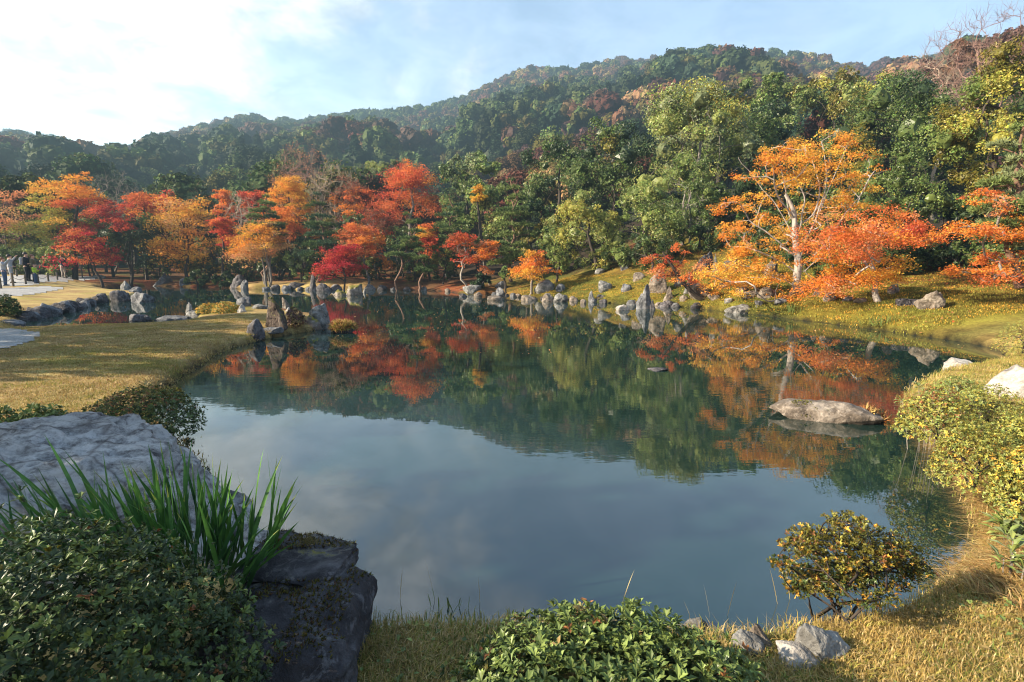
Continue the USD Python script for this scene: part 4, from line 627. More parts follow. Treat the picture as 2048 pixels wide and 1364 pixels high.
R_ = [  # label, x, foot y, width, height, material, style, in water
    ('pointed grey rock at the far left shore', 315, 570, 42, 22, 'rock_grey', 'point', 0), ('low grey rock beside the dark shore shrub', 362, 572, 26, 14, 'rock_grey', 'block', 0), ('flat pale stone at the end of the gravel terrace', 195, 557, 22, 7, 'rock_pale', 'flat', 0),
    ('square cut upright stone on the spit', 248, 580, 24, 19, 'rock_pale', 'round', 0), ('low grey rock behind the cut stone on the spit', 268, 585, 24, 11, 'rock_grey', 'round', 0), ('blocky dark rock at the root of the spit', 194, 600, 30, 18, 'rock_dark', 'block', 0),
    ('dark rounded rock in the middle of the spit', 232, 603, 37, 22, 'rock_dark', 'round', 1), ('pale mottled rock at the tip of the spit', 276, 606, 50, 22, 'rock_grey', 'crag', 1), ('dark flat rock awash in the inlet', 270, 643, 50, 16, 'rock_dark', 'crag', 1), ('low grey slab at the edge of the near lawn', 335, 641, 66, 8, 'rock_grey', 'flat', 1),
    ('wide grey rock at the left edge of the lawn bank', 10, 646, 44, 16, 'rock_grey', 'round', 0),
    ('leaning pale green boulder on the far shore', 472, 576, 32, 25, 'rock_dark', 'round', 0), ('pale egg shaped stone in front of the leaning boulder', 487, 579, 16, 19, 'rock_grey', 'round', 1), ('small stone in the water on the far shore', 530, 580, 16, 6, 'rock_grey', 'flat', 1),
    ('tall rough standing stone on the far shore', 622, 581, 24, 36, 'rock_dark', 'spire', 1), ('broken dark rocks right of the tall standing stone', 648, 582, 32, 16, 'rock_dark', 'crag', 1), ('low dark rock left of the tall standing stone', 590, 578, 40, 12, 'rock_dark', 'flat', 0),
    ('mossy twin peaked islet rock under the crimson maple', 703, 591, 38, 22, 'rock_moss', 'crag', 1), ('low mossy shelf of the islet under the crimson maple', 678, 591, 26, 13, 'rock_moss', 'round', 1), ('tiny white pointed stone beside the mossy islet', 728, 586, 9, 12, 'rock_pale', 'point', 1),
    ('dark rock on the leaf covered bank behind the slim pine', 900, 555, 26, 14, 'rock_grey', 'block', 0), ('pale paired rock below the crooked maple', 940, 588, 40, 14, 'rock_pale', 'crag', 0), ('round pale stone at the waterline below the crooked maple', 956, 595, 18, 12, 'rock_warm', 'round', 1), ('small brown stone left of the round pale one', 926, 594, 16, 7, 'rock_dark', 'round', 1),
    ('upright grey shore stone by the little coral maple', 1000, 595, 20, 20, 'rock_grey', 'block', 0), ('grey rock on the bank above the upright shore stone', 1002, 578, 26, 14, 'rock_grey', 'crag', 0), ('flat pale pointed stone lying in the water', 990, 601, 32, 10, 'rock_warm', 'flat', 1),
    ('long low stone edging the moss point', 1058, 601, 36, 10, 'rock_warm', 'flat', 1), ('big pale green boulder on the moss point', 1092, 585, 44, 23, 'rock_pale', 'round', 0), ('small dark stone touching the big boulder', 1122, 584, 20, 14, 'rock_grey', 'round', 0), ('pale rounded stone at the moss point waterline', 1098, 603, 28, 17, 'rock_warm', 'round', 1), ('knobbly pale stone beside it at the waterline', 1122, 604, 30, 18, 'rock_pale', 'crag', 1),
    ('orange brown stone awash by the moss bank', 1167, 607, 13, 9, 'rock_warm', 'round', 1), ('narrow dark upright stone by the moss bank', 1186, 604, 18, 24, 'rock_grey', 'spire', 1), ('pale boulder high on the moss bank', 1212, 583, 32, 21, 'rock_pale', 'block', 0), ('dark stones under the pale moss bank boulder', 1208, 604, 34, 14, 'rock_dark', 'crag', 1),
    ('small grey stone on the moss right of the pale boulder', 1254, 583, 22, 14, 'rock_grey', 'round', 0), ('grey stone standing at the waterline before the spire', 1254, 604, 22, 14, 'rock_grey', 'block', 1), ('square white slab half in the water', 1248, 621, 28, 11, 'rock_white', 'flat', 1), ('tall pointed spire stone at the water', 1288, 619, 42, 54, 'rock_grey', 'point', 1), ('small dark stone leaning on the spire', 1306, 619, 16, 20, 'rock_dark', 'point', 1),
    ('huge square block behind the spire stone', 1318, 588, 42, 42, 'rock_warm', 'block', 0), ('pyramid shaped pale rock right of the spire', 1338, 604, 28, 26, 'rock_warm', 'point', 0), ('dark rock under the pyramid shaped one', 1338, 614, 34, 14, 'rock_dark', 'crag', 1), ('small pale stone under the leaning red maple', 1370, 602, 18, 10, 'rock_warm', 'round', 0),
    ('tall pale slab behind the leaning red maple', 1382, 588, 30, 42, 'rock_pale', 'spire', 0), ('big jagged pale rock by the leaning trunk', 1402, 600, 46, 36, 'rock_warm', 'crag', 0), ('upright waterfall stone in the dark grove', 1434, 545, 16, 34, 'rock_pale', 'spire', 0), ('dark cliff stone behind the upright waterfall stone', 1412, 545, 46, 40, 'rock_dark', 'crag', 0), ('broad dark stone right of the waterfall stone', 1470, 548, 46, 30, 'rock_dark', 'block', 0),
    ('pale stepped boulder above the yellow branches', 1548, 556, 34, 34, 'rock_warm', 'crag', 0), ('white boulder on the slope in the rock garden', 1488, 590, 28, 15, 'rock_warm', 'round', 0), ('grey brown boulder left of the orange trunk', 1540, 597, 38, 20, 'rock_warm', 'block', 0), ('low broad stone beneath the yellow branches', 1505, 598, 34, 12, 'rock_warm', 'flat', 0), ('white knobbly stones in the water on the moss shore', 1480, 627, 52, 20, 'rock_pale', 'crag', 1), ('small grey stone left of the great orange trunk', 1566, 610, 24, 11, 'rock_grey', 'round', 0),
    ('flat pale stone behind the orange trunk', 1626, 576, 34, 11, 'rock_pale', 'flat', 0), ('tilted pale stone right of the orange trunk', 1636, 592, 24, 18, 'rock_warm', 'point', 0), ('round pale stone under the scarlet maple', 1664, 603, 28, 16, 'rock_warm', 'round', 0), ('small stone between the two maple trunks', 1700, 603, 22, 10, 'rock_grey', 'round', 0), ('long low stone left of the scarlet maple trunk', 1728, 606, 28, 9, 'rock_warm', 'flat', 0),
    ('pale upright rock behind the scarlet maple trunk', 1790, 588, 24, 19, 'rock_warm', 'block', 0), ('large mossy boulder alone on the moss mound', 1878, 617, 66, 36, 'rock_warm', 'crag', 0), ('dark low stone left of the lone moss mound boulder', 1825, 612, 52, 13, 'rock_dark', 'flat', 0),
    ('flat white rock lying in the inlet by the big white boulder', 1932, 744, 66, 22, 'rock_white', 'flat', 1), ('dark rock just breaking the middle of the pond', 1322, 742, 40, 4, 'rock_dark', 'flat', 1),
    ('pale standing rock at the back of the lawn tip', 571, 616, 15, 22, 'rock_warm', 'block', 0), ('small white pointed rock at the back of the lawn tip', 576, 624, 18, 10, 'rock_white', 'point', 0), ('flat slab behind the lawn tip', 517, 618, 34, 9, 'rock_pale', 'flat', 0), ('dark slab with a pale top behind the clipped hedge', 484, 614, 32, 20, 'rock_grey', 'block', 0), ('sharp white rock at the end of the clipped hedge', 480, 626, 24, 19, 'rock_white', 'point', 0),
    ('knobbly pale rock at the start of the clipped hedge', 377, 626, 15, 22, 'rock_pale', 'crag', 0), ('rounded oblong stone in front of the clipped hedge', 386, 638, 44, 14, 'rock_pale', 'round', 0),
    ('dark mottled rock at the bank of the lawn tip', 506, 674, 34, 32, 'rock_dark', 'round', 0), ('flat stone step at the bank of the lawn tip', 542, 672, 42, 10, 'rock_grey', 'flat', 0), ('big grey block rock at the lawn tip', 634, 658, 50, 46, 'rock_pale', 'round', 1), ('mottled mossy rock in front of the big grey block', 618, 660, 44, 32, 'rock_moss', 'crag', 1),
]
for lab, px, py, w, h, mat, style, wet in R_: rock(lab, px, py, w, h, mat, style, wet=wet, sub=4 if w > 44 else 3)
rock('conical bark brown mossy rock standing on the lawn tip', 548, 658, 50, 62, 'rock_bark', 'spire', sub=5, rough=.06, seed=915, sink=.15)
rng = np.random.default_rng(77)
def edge_stones(pts, label, group, mat, size, step):
    line = LineString(pts); n = int(line.length / step)
    for k in range(n):
        q = line.interpolate((k + .5 * rng.random()) * step); s = size * (.6 + .8 * rng.random()); v, f = rock_mesh(s * 1.5, s, s * .75, 500 + k + abs(int(pts[0][0] * 31)), ['block', 'round', 'crag', 'flat'][k % 4], 2, .08)
        single('stone', (v + [q.x + rng.normal() * .05, q.y + rng.normal() * .05, 0], f), mat[k % len(mat)], label, 'stone', group, smooth=38)
edge_stones([at_z(*p, 0)[:2] for p in ((200, 604), (150, 618), (90, 632), (30, 646))], 'small dark stone in the row edging the upper lawn', 'dark stones edging the upper lawn', ['rock_dark', 'rock_grey', 'rock_dark'], .42, .5)
edge_stones([at_z(*p, 0)[:2] for p in ((890, 583), (1000, 590), (1050, 596), (1120, 600), (1180, 604), (1240, 609), (1330, 612), (1440, 622))], 'small pale stone in the row along the moss shore', 'pale stones along the moss shore', ['rock_warm', 'rock_grey', 'rock_dark', 'rock_grey'], .24, 1.1)
edge_stones([at_z(*p, 0)[:2] for p in ((540, 579), (620, 580), (760, 580), (880, 582))], 'small dark stone in the row along the far shore', 'dark stones along the far shore', ['rock_dark', 'rock_grey'], .45, 1.1)
for k, (px, py, w, h, lab) in enumerate([(1430, 600, 26, 14, 'between jagged rock and yellow branches'), (1460, 606, 20, 9, 'below the yellow branches'), (1520, 614, 20, 10, 'on the moss in front of the grey brown boulder'), (1590, 592, 20, 12, 'just behind the great orange trunk'), (1360, 575, 22, 20, 'between huge block and tall slab'), (1450, 575, 24, 18, 'half hidden by yellow leaves'), (1280, 560, 24, 14, 'in shade above the moss bank'), (1200, 548, 22, 10, 'under the domed yellow green tree'), (1250, 540, 18, 12, 'at the roots of the bright leaved evergreen')]):
    rock('grey stone ' + lab, px, py, w, h, ['rock_warm', 'rock_pale', 'rock_grey'][k % 3], ['block', 'round', 'crag'][k % 3])
# the flat rock island and the grass topped islet
p0 = at_z(1690, 850, 0); s = per_px(1682, 850, p0[1]); isl = thing('rock_island', 'flat grey rock island with moss and dry grass near the right bank', 'rock', p0)
v, f = rock_mesh(225 * s, .62, 42 * s, 640, 'flat', 5, .075, .9); v[:, 2] = np.where(v[:, 2] > 0, v[:, 2] * (1 - .4 * sstep(.05, .7, v[:, 0]) - .45 * sstep(-.3, -.65, v[:, 0])), v[:, 2]) - .035 ; part(isl, 'rock', (v + p0 + [0, .28, 0], f), 'rock_warm', smooth=40)
def on_rock(v, f, n, rng, zmin, lo=.1, seed=3, cover=.5):
    m = trimesh.Trimesh(v, f, process=False); pts, fi = trimesh.sample.sample_surface(m, n * 6, seed=int(seed)); nn = m.face_normals[fi]; ok = (nn[:, 2] > zmin) & (pts[:, 2] > lo) & (noise(pts * 7 + seed) > cover); return pts[ok][:n], nn[ok][:n]
def fuzz(parent, name, pts, nn, size, pal, rng, k=5, lean=.5):
    c = np.repeat(pts, k, 0); N = len(c); d = unit(np.repeat(nn, k, 0) + rng.normal(size=(N, 3)) * lean); t = palette_pick(pal, N, rng) * (.6 + .6 * rng.random((N, 1))); v, f, tt = spikes(c, d, size * (.6 + .8 * rng.random(N)), size * .13, t, rng); part(parent, name, (v, f), 'grass_blade', tint=tt, kind='stuff')
C.update(strawg=(.42, .29, .11), rust=(.26, .11, .04), mossy=(.12, .11, .02), mossd=(.055, .055, .012))
pp, nn = on_rock(v + p0 + [0, .28, 0], f, 500, rng, .2, .03, 4, .6); sel = pp[:, 0] > p0[0] - .2
fuzz(isl, 'moss', pp[~sel], nn[~sel], .02, ['mossy', 'mossd', 'ygreen'], rng); fuzz(isl, 'dry_grass', pp[pp[:, 0] > p0[0] + .36], nn[pp[:, 0] > p0[0] + .36], .07, ['rust', 'strawg'], rng, 4, .8)
p0 = at_z(682, 667, 0); s = per_px(682, 667, p0[1]); isl = thing('grass_islet', 'round dark rock islet with a cap of straw grass off the lawn tip', 'rock', p0); v, f = rock_mesh(46 * s, 36 * s, 21 * s, 650, 'round', 4, .05, .4); v = v + p0 + [0, .15, 0]; part(isl, 'rock', (v, f), 'rock_dark', smooth=40)
pp, nn = on_rock(v, f, 700, rng, .25, .12, 9, .0); fuzz(isl, 'grass_cap', pp, nn * [1, 1, .3] + [0, 0, -.15], .12, ['strawg', 'tan', 'ygreen', 'rust'], rng, 5, .5)
# stone lantern
p0 = on_ground(738, 571); s = per_px(738, 571, p0[1]); ln = thing('stone_lantern', 'little stone lantern right of the low crimson maple', 'lantern', p0)
for nm, r0, r1, z0, z1, sd in (('base', .17, .14, 0, .1, 6), ('shaft', .075, .07, .1, .38, 10), ('platform', .13, .16, .38, .45, 6), ('fire_box', .1, .1, .45, .62, 6), ('roof', .22, .05, .62, .75, 6), ('finial', .045, .01, .75, .86, 8)):
    part(ln, nm, tube(p0 + np.array([[0, 0, z0], [0, 0, (z0 + z1) / 2], [0, 0, z1 - .003]]), [r0, (r0 + r1) / 2, r1], sd), 'rock_grey')
# ---------------------------------------------------------------- low hedge and clumps on the lawn tip
def leaf5(b, d, n, Ln, W, droop=.12, fold=.18):
    """pointed leaves folded along the midrib: four triangles each"""
    s = unit(np.cross(d, n)); n = np.cross(s, d); Ln, W = np.broadcast_to(Ln, len(b))[:, None], np.broadcast_to(W, len(b))[:, None]
    mid = b + d * Ln * .62; v = np.stack([b, mid + s * W * .5 + n * W * fold, mid - s * W * .5 + n * W * fold, b + d * Ln - n * Ln * droop, mid], 1).reshape(-1, 3)
    k = np.arange(len(b))[:, None] * 5; f = np.stack([k + [0, 4, 1], k + [0, 2, 4], k + [1, 4, 3], k + [4, 2, 3]], 1).reshape(-1, 3); return v, f
def rosettes(pts, axes, leaf, cols, rng, per=7, spread=.85):
    N = len(pts); r = unit(rng.normal(size=(N, per, 3))); ax = np.repeat(axes[:, None], per, 1); rad = unit(r - (r * ax).sum(-1, keepdims=True) * ax); k = np.linspace(.55, 1.15, per)[None, :, None]; d = unit(ax * (1.15 - spread * k) + rad * spread * k)
    up = unit(ax + .01); Ln = leaf * (.65 + .5 * rng.random((N, per))) * (.7 + .6 * rng.random((N, 1))); t = cols[:, None] * (.7 + .6 * rng.random((N, per, 1)))
    v, f = leaf5(np.repeat(pts, per, 0), d.reshape(-1, 3), up.reshape(-1, 3), Ln.ravel(), Ln.ravel() * .44); return v.reshape(N, per * 5, 3), f[:per * 4], np.repeat(np.clip(t.reshape(-1, 3), 0, .8), 4, 0).reshape(N, per * 4, 3)
def visible_rank(pts, nrm):
    e = np.array([0, 0, EYE]) - pts; dist = np.linalg.norm(e, axis=1); pc = pts - [0, 0, EYE]; dep = pc[:, 1] * CP - pc[:, 2] * SP; u = pc[:, 0] / np.maximum(dep, .1); w = (pc[:, 2] * CP + pc[:, 1] * SP) / np.maximum(dep, .1); ok = (dep > .3) & (np.abs(u) < 1) & (np.abs(w) < .666) & ((e * nrm).sum(1) > 0)
    return np.where(ok, dist, dist + 1e3)
def bush(name, label, c, rx, ry, h, n, leaf, pal, seed, own=0, per=7, lump=.12, cat='azalea bush', sun_pal=None, mat='azalea_leaf', inner=.55, dome=.1, spread=.85, piece='leaf_rosette'):
    rng = np.random.default_rng(seed); c = np.array([c[0], c[1], G(c[0], c[1]) if len(c) < 3 else c[2]]); p = thing(name, label, cat, c)
    def shell(m, k0, k1):
        u = unit(rng.normal(size=(m * 2, 3))); u[:, 2] = np.abs(u[:, 2]); u = u[:m]; k = k0 + (k1 - k0) * rng.random((m, 1)); lum = 1 + lump * 2 * (fbm(u * 2.3 + seed, 3, seed) - .5)[:, None]
        q = u * np.array([rx, ry, h]) * k * lum; q[:, 2] += dome * h * .2; nr = unit(u / [rx, ry, h]); return c + q, nr
    pts, nr = shell(n, .86, 1.05); m_ = rng.random(n) < .035; pts[m_] += nr[m_] * [rx * .09, ry * .09, h * .13]; ax = unit(nr * .75 + [0, 0, .4] + rng.normal(size=(n, 3)) * .22); cols = palette_pick(pal, n, rng)
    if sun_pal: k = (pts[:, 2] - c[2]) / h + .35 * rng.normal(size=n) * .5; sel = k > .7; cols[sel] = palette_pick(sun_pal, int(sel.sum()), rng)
    old = rng.random(n) < .03; cols[old] = palette_pick(['rust', 'straw', 'olive', 'olive'], int(old.sum()), rng) * .8; cols = cols * (.7 + .6 * fbm(pts * 9 + seed, 2, 3)[:, None])
    v, f, t = rosettes(pts, ax, leaf, cols, rng, per, spread); order = np.argsort(visible_rank(pts, nr)); mine = order[:own]; rest = order[own:]
    for i in mine: part(p, piece, (v[i], f), mat, tint=t[i])
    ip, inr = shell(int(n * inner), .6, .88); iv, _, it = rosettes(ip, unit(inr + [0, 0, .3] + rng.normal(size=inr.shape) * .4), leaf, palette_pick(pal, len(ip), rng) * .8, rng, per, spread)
    allv = np.concatenate([v[rest], iv]); allt = np.concatenate([t[rest], it]); K = allv.shape[1]; ff = (f[None] + np.arange(len(allv))[:, None, None] * K).reshape(-1, 3)
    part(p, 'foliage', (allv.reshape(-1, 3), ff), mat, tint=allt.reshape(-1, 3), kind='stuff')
    tg = c + unit(rng.normal(size=(26, 3)) + [0, 0, .6]) * [rx, ry, h] * .8; tg = tg[tg[:, 2] > c[2] + .1 * h]; part(p, 'stems', wood_mesh(skeleton(c, trunk_line(c - [0, 0, .02], c + [0, 0, h * .5], rng), tg, rng, .003, .5, trunk_r=(.014, .006), start=.0)), 'bark_dark', smooth=True); return p
for k, (x0, x1) in enumerate(((398, 430), (432, 470))):
    q = on_ground((x0 + x1) / 2, 627); s = per_px(400, 620, q[1]); bush('hedge_bush', ['left half of the low yellow green clipped hedge behind the lawn', 'right half of the low yellow green clipped hedge behind the lawn'][k], (q[0], q[1] + .1), (x1 - x0) / 2 * s * 1.5, .32, (18 + 4 * k) * s, 620, .04, ['ygreen', 'lgreen', 'gold'], 260 + k, cat='hedge', sun_pal=['ygreen', 'gold'], per=6)
q = on_ground(588, 655); bush('dry_shrub', 'greyish leafless twiggy shrub between the conical rock and grey block', (q[0], q[1] + .1), .24, .22, .42, 260, .06, ['mauve', 'umber', 'straw'], 265, per=5, cat='shrub')
q = on_ground(2, 632); bush('clipped_bush', 'dark clipped bush on the left edge of the upper lawn', (q[0] - .1, q[1] + .2), .45, .4, .6, 500, .06, ['dgreen', 'green'], 266, per=6)
def instancer(name, protos, pos, idx, rot, scl, label, cat, tilt=None):
    pi = UsdGeom.PointInstancer.Define(stage, numbered('/World', name)); root = pi.GetPath()
    pi.CreatePrototypesRel().SetTargets(protos if callable(protos) is False else protos(root)); n = len(pos)
    pi.CreatePositionsAttr(Vt.Vec3fArray.FromNumpy(np.asarray(pos, np.float32))); pi.CreateProtoIndicesAttr(Vt.IntArray.FromNumpy(np.asarray(idx, np.int32)))
    q = Vt.QuathArray([Gf.Quath(float(math.cos(r / 2)), 0, 0, float(math.sin(r / 2))) for r in rot]); pi.CreateOrientationsAttr(q); sc = np.asarray(scl, np.float32); pi.CreateScalesAttr(Vt.Vec3fArray.FromNumpy(np.repeat(sc[:, None], 3, 1) if sc.ndim == 1 else sc))
    tag(pi.GetPrim(), label, cat, kind='stuff'); return pi
# ---------------------------------------------------------------- near left: boulder, iris, azaleas, layered rock
bm, bf = rock_mesh(2.75, 1.55, .62, 31, 'round', 6, .05, .6); B0 = np.array([-2.66, 2.66, .21])
bm[:, 2] += -.14 * sstep(.3, 1.3, bm[:, 0]) * (bm[:, 2] > 0)
fa = fbm(bm * 3.1 + 9, 5, 77); bm = bm + unit(bm * [1, 1, 2]) * ((np.abs(fa - .5) - .12) * -.22)[:, None]; fb = fbm(bm * [9, 14, 22.] @ np.array([[.9, .3, .3], [-.3, .95, .1], [-.25, 0, .97]]), 4, 51); bm = bm + unit(bm * [1, 1, 2]) * ((np.abs(fb - .5)) * -.09)[:, None]
st = fbm(bm * [2.2, 3.2, 9.] @ np.array([[.9, .3, .3], [-.3, .95, .1], [-.25, 0, .97]]) + 4, 5, 12); n_ = unit(bm * [1, 1, 2]); bm = bm + n_ * ((st - .5) * .13 - .05 * np.abs(fbm(bm * 4.5, 3, 5) - .5))[:, None]
bm[:, 2] -= .13 * np.exp(-(((bm[:, 0] + .1) / .38) ** 2 + ((bm[:, 1] + .25) / .22) ** 2))
bo = thing('boulder', 'large pale grey streaky boulder behind the iris leaves', 'boulder', B0); part(bo, 'rock', (bm + B0, bf), 'boulder_streak', smooth=True)
rv, rf = rock_mesh(.34, .36, .22, 37, 'crag', 4, .07, .5); single('rock', (rv + [-1.2, 2.26, .14], rf), 'boulder_streak', 'low pale rock between the iris leaves and the mossy layered rock', 'rock', smooth=38)
bush('azalea_bush', 'domed clipped azalea with bronze tips behind the big boulder', (-3.18, 4.25, .2), .46, .44, .37, 2200, .022, ['green', 'dgreen', 'green'], 271, 300, sun_pal=['olive', 'green', 'rust', 'olive'], per=6)
for k, (x, y, r, lab) in enumerate([(-4.35, 4.1, .26, 'small azalea sprouting at the left edge behind the boulder'), (-3.92, 4.12, .2, 'second small azalea from the left edge behind the boulder'), (-3.62, 3.95, .16, 'tiny azalea touching the domed one behind the boulder')]):
    bush('azalea_bush', lab, (x, y, .26), r, r * .8, .2, 160, .04, ['green', 'mgreen'], 272 + k, per=6)
bush('azalea_bush', 'tiny dark azalea at the water behind the domed one', (-3.55, 5.2, .2), .16, .14, .16, 110, .035, ['dgreen', 'olive'], 276, per=6)
rng = np.random.default_rng(55)
ir = thing('iris_clump', 'clump of long green iris leaves in front of the pale boulder', 'iris', (-1.18, 1.78, .4))
def blade(b, tip, width, bend, rng, n=7):
    u = np.linspace(0, 1, n)[:, None]; d = tip - b; L_ = np.linalg.norm(d); ctrl = b + d * .5 + np.array([0, 0, bend * L_]); c = (1 - u) ** 2 * b + 2 * u * (1 - u) * ctrl + u * u * tip; t = unit(np.gradient(c, axis=0)); a = rng.random() * 3.14; s = unit(np.cross(t, [math.cos(a), math.sin(a), .15])); w = width * np.minimum(1, (1 - u) * 2.6) * np.minimum(1, .55 + u * 3) / 2
    m = np.cross(s, t) * w * .3; v = np.stack([c + s * w, c + m, c - s * w], 1).reshape(-1, 3); k = np.arange(n - 1)[:, None] * 3; f = np.vstack([k + [0, 1, 4], k + [0, 4, 3], k + [1, 2, 5], k + [1, 5, 4]]); return v, f
for k in range(250):
    if k < 214: b = np.array([-1.36 + float(np.clip(rng.normal(), -1.7, 1.7)) * .23, 1.84 + rng.normal() * .1, .46]); fan = (b[0] + 1.27) * .6; tip = b + np.array([fan * .6 + rng.normal() * .05, rng.normal() * .09 - .03, .2 + .26 * rng.random()])
    elif k < 234: b = np.array([-1.12 + rng.random() * .16, 1.8 + rng.normal() * .07, .44]); tip = b + np.array([.03 + .17 * rng.random(), rng.normal() * .08, .1 + .22 * rng.random()])
    else: b = np.array([-1.56 - rng.random() * .14, 1.6 + rng.normal() * .06, .56]); tip = b + np.array([-.08 - .14 * rng.random(), rng.normal() * .08, .12 + .1 * rng.random()])
    v, f = blade(b, tip,   .009 + .008 * rng.random(), .06 + .14 * rng.random(), rng); g = rng.random(); col = np.array([.035, .1, .03]) * (1 - g) + np.array([.08, .19, .035]) * g
    part(ir, 'leaf', (v, f), 'azalea_leaf', smooth=True, tint=np.clip(np.tile(col, (len(f), 1)) * np.linspace(.75, 1.25, len(f) // 4).repeat(1)[np.tile(np.arange(len(f) // 4), 4)][:, None] + (np.tile(np.arange(len(f) // 4), 4) == len(f) // 4 - 1)[:, None] * np.array([.12, .07, .01]) * (rng.random() < .4), 0, 1))
bush('azalea_bush', 'large dark green azalea filling the lower left corner', (-1.23, 1.16, .28), .55, .5, .63, 5200, .0205, [('green', 1), ('dgreen', 2)], 281, 300, lump=.14, inner=.5)
# dark layered rock with moss and a fern
lr = thing('layered_rock', 'dark layered rock with mossy ledges at the water edge', 'rock', (-.72, 1.75, .1))
bag = Bag(); box_ = trimesh.creation.box((2, 2, 2))
for _ in range(5): box_ = box_.subdivide()
for w, dp, h, sd, x, y, z, rz in ((.50, .52, .39, 44, -.79, 1.66, .02, .1), (.40, .34, .12, 47, -.85, 1.9, .37, -.12)):
    u = box_.vertices; p = u / (np.abs(u) ** 7).sum(1, keepdims=True) ** (1 / 7); q = p * [w / 2, dp / 2, h / 2]; p = p * [1, 1, 1]
    ch_ = fbm(q * 7 + sd, 4, sd) - .5; stt = fbm(q * [4, 4, 30.] + sd, 4, sd + 1) - .5; big = fbm(q * 2.6 + sd * 3, 3, sd + 2) - .5
    n_ = unit(p ** 3 / [w, dp, h] * .3 + 1e-6); q = q + n_ * (big * .16 + ch_ * .07)[:, None] + unit(p * [1, 1, 0] + 1e-6) * (stt * .05 * (np.abs(p[:, 2]) < .97))[:, None]; q[:, 2] += .05 * p[:, 1] * h - .1 * np.maximum(p[:, 0], 0) ** 2 * h
    cz, sz = math.cos(rz), math.sin(rz); q[:, :2] = q[:, :2] @ np.array([[cz, sz], [-sz, cz]]); bag.add(q + [x, y, z + h / 2], box_.faces)
v, f = bag.mesh()
part(lr, 'rock', (v, f), 'rock_dark', smooth=40)
pp, nn = on_rock(v, f, 1800, rng, .8, .36, 6, .5); fuzz(lr, 'moss', pp, nn, .014, ['mossd', 'mossy', 'brown', 'olive'], rng, 5, .7)
fp = np.array([-.84, 1.93, .5]); fe = thing('fern', 'small bronze fern growing from the top of the layered rock', 'fern', fp)
for k, (dx, dz, n) in enumerate([(-.02, .06, 9), (.035, .07, 10), (.06, .045, 9), (-.045, .03, 7), (.015, .035, 7), (.075, .03, 8)]):
    bag = Bag(); u = np.linspace(0, 1, n); c = fp + np.outer(u, [dx, rng.normal() * .03, dz]) + np.outer(u * u, [dx * .4, 0, -.025]); ax = unit(np.gradient(c, axis=0)); bag.add(*tube(c, np.linspace(.0018, .0006, n), 3)); 
    for sgn in (-1, 1):
        sd = unit(np.cross(ax, [0, -1, .25])) * sgn; vv, ff = leaf5(c[1:], unit(sd + ax * .5)[1:], np.tile([0, -.7, .7], (n - 1, 1)), (.016 * (1 - u[1:] * .75)), .006); bag.add(vv, ff)
    vv, ff = bag.mesh(); part(fe, 'frond', (vv, ff), 'azalea_leaf', tint=np.tile(np.array([.13, .1, .03]) * (.7 + .6 * rng.random()), (len(ff), 1)))
# ---------------------------------------------------------------- near middle and right: azalea, leaning shrub, stones
bush('azalea_bush', 'fresh green azalea at the middle of the bottom edge', (.29, 1.27, .24), .475, .4, .3, 2700, .027, [('mgreen', 1.5), ('green', 3), ('dgreen', 1)], 291, 300, lump=.2, inner=.5, sun_pal=[('mgreen', 2), ('green', 2), ('rust', .03)])
sh = []
for a, b, rx, ry, pal in [(1700, 1045, 50, 14, 0), (1630, 1075, 58, 18, 0), (1745, 1082, 70, 20, 0), (1690, 1100, 90, 24, 0), (1805, 1112, 46, 20, 0), (1592, 1092, 34, 14, 0), (1562, 1126, 26, 12, 1), (1660, 1142, 80, 24, 1), (1765, 1145, 72, 22, 1), (1612, 1158, 50, 18, 1), (1700, 1172, 90, 18, 1), (1832, 1142, 34, 14, 1), (1600, 1180, 30, 10, 1)]: sh.append((a, b, rx, ry, pal))
rng = np.random.default_rng(61); Y_ = 1.98; q0 = at_y(1680, 1200, Y_); q0[2] = G(q0[0], q0[1]); sp = thing('azalea_shrub', 'open golden leaved azalea leaning over the water at the right', 'azalea shrub', q0)
P_, A_, T_, col = [], [], [], []
for a, b, rx, ry, pal in sh:
    s = per_px(a, b, Y_); m = int(rx * ry / 4.5); c = at_y(a, b, Y_ + rng.normal() * .05); o = ball(m, rng) * [rx * s, rx * s * .8, ry * s]; P_.append(c + o); A_.append(unit(o / [rx, rx, ry] * .8 / s * s + [0, 0, .7] + rng.normal(size=(m, 3)) * .4)); col.append(palette_pick([('gold', .6), ('olive', 4), ('ygreen', 2), ('rust', .7)] if pal == 0 else [('olive', 3), ('green', 2), ('gold', .7), ('rust', .5)], m, rng)); T_.append(c + ball(7, rng) * [rx * s, rx * s * .8, ry * s] * .8)
P_, A_, col = np.vstack(P_), np.vstack(A_), np.vstack(col) * .8; v, f, t = rosettes(P_, A_, .0155, col * .85, rng, 6); order = np.argsort(visible_rank(P_, A_ * 0 + unit(np.array([0, 0, EYE]) - P_)))
for i in order[:300]: part(sp, 'leaf_rosette', (v[i], f), 'azalea_leaf', tint=t[i])
r_ = order[300:]; part(sp, 'foliage', (v[r_].reshape(-1, 3), (f[None] + np.arange(len(r_))[:, None, None] * v.shape[1]).reshape(-1, 3)), 'azalea_leaf', tint=t[r_].reshape(-1, 3), kind='stuff')
for k in range(4):
    b = q0 + [rng.normal() * .05, rng.normal() * .04, -.02]; tg = np.vstack(T_)[k::4]; part(sp, 'stem', wood_mesh(skeleton(b, trunk_line(b, b + [(-.1, .05, .12, -.02)[k], rng.normal() * .05, .17], rng), tg, rng, .0022, .5, wob=.3, start=.2, trunk_r=(.009, .004))), 'bark_dark', smooth=True)
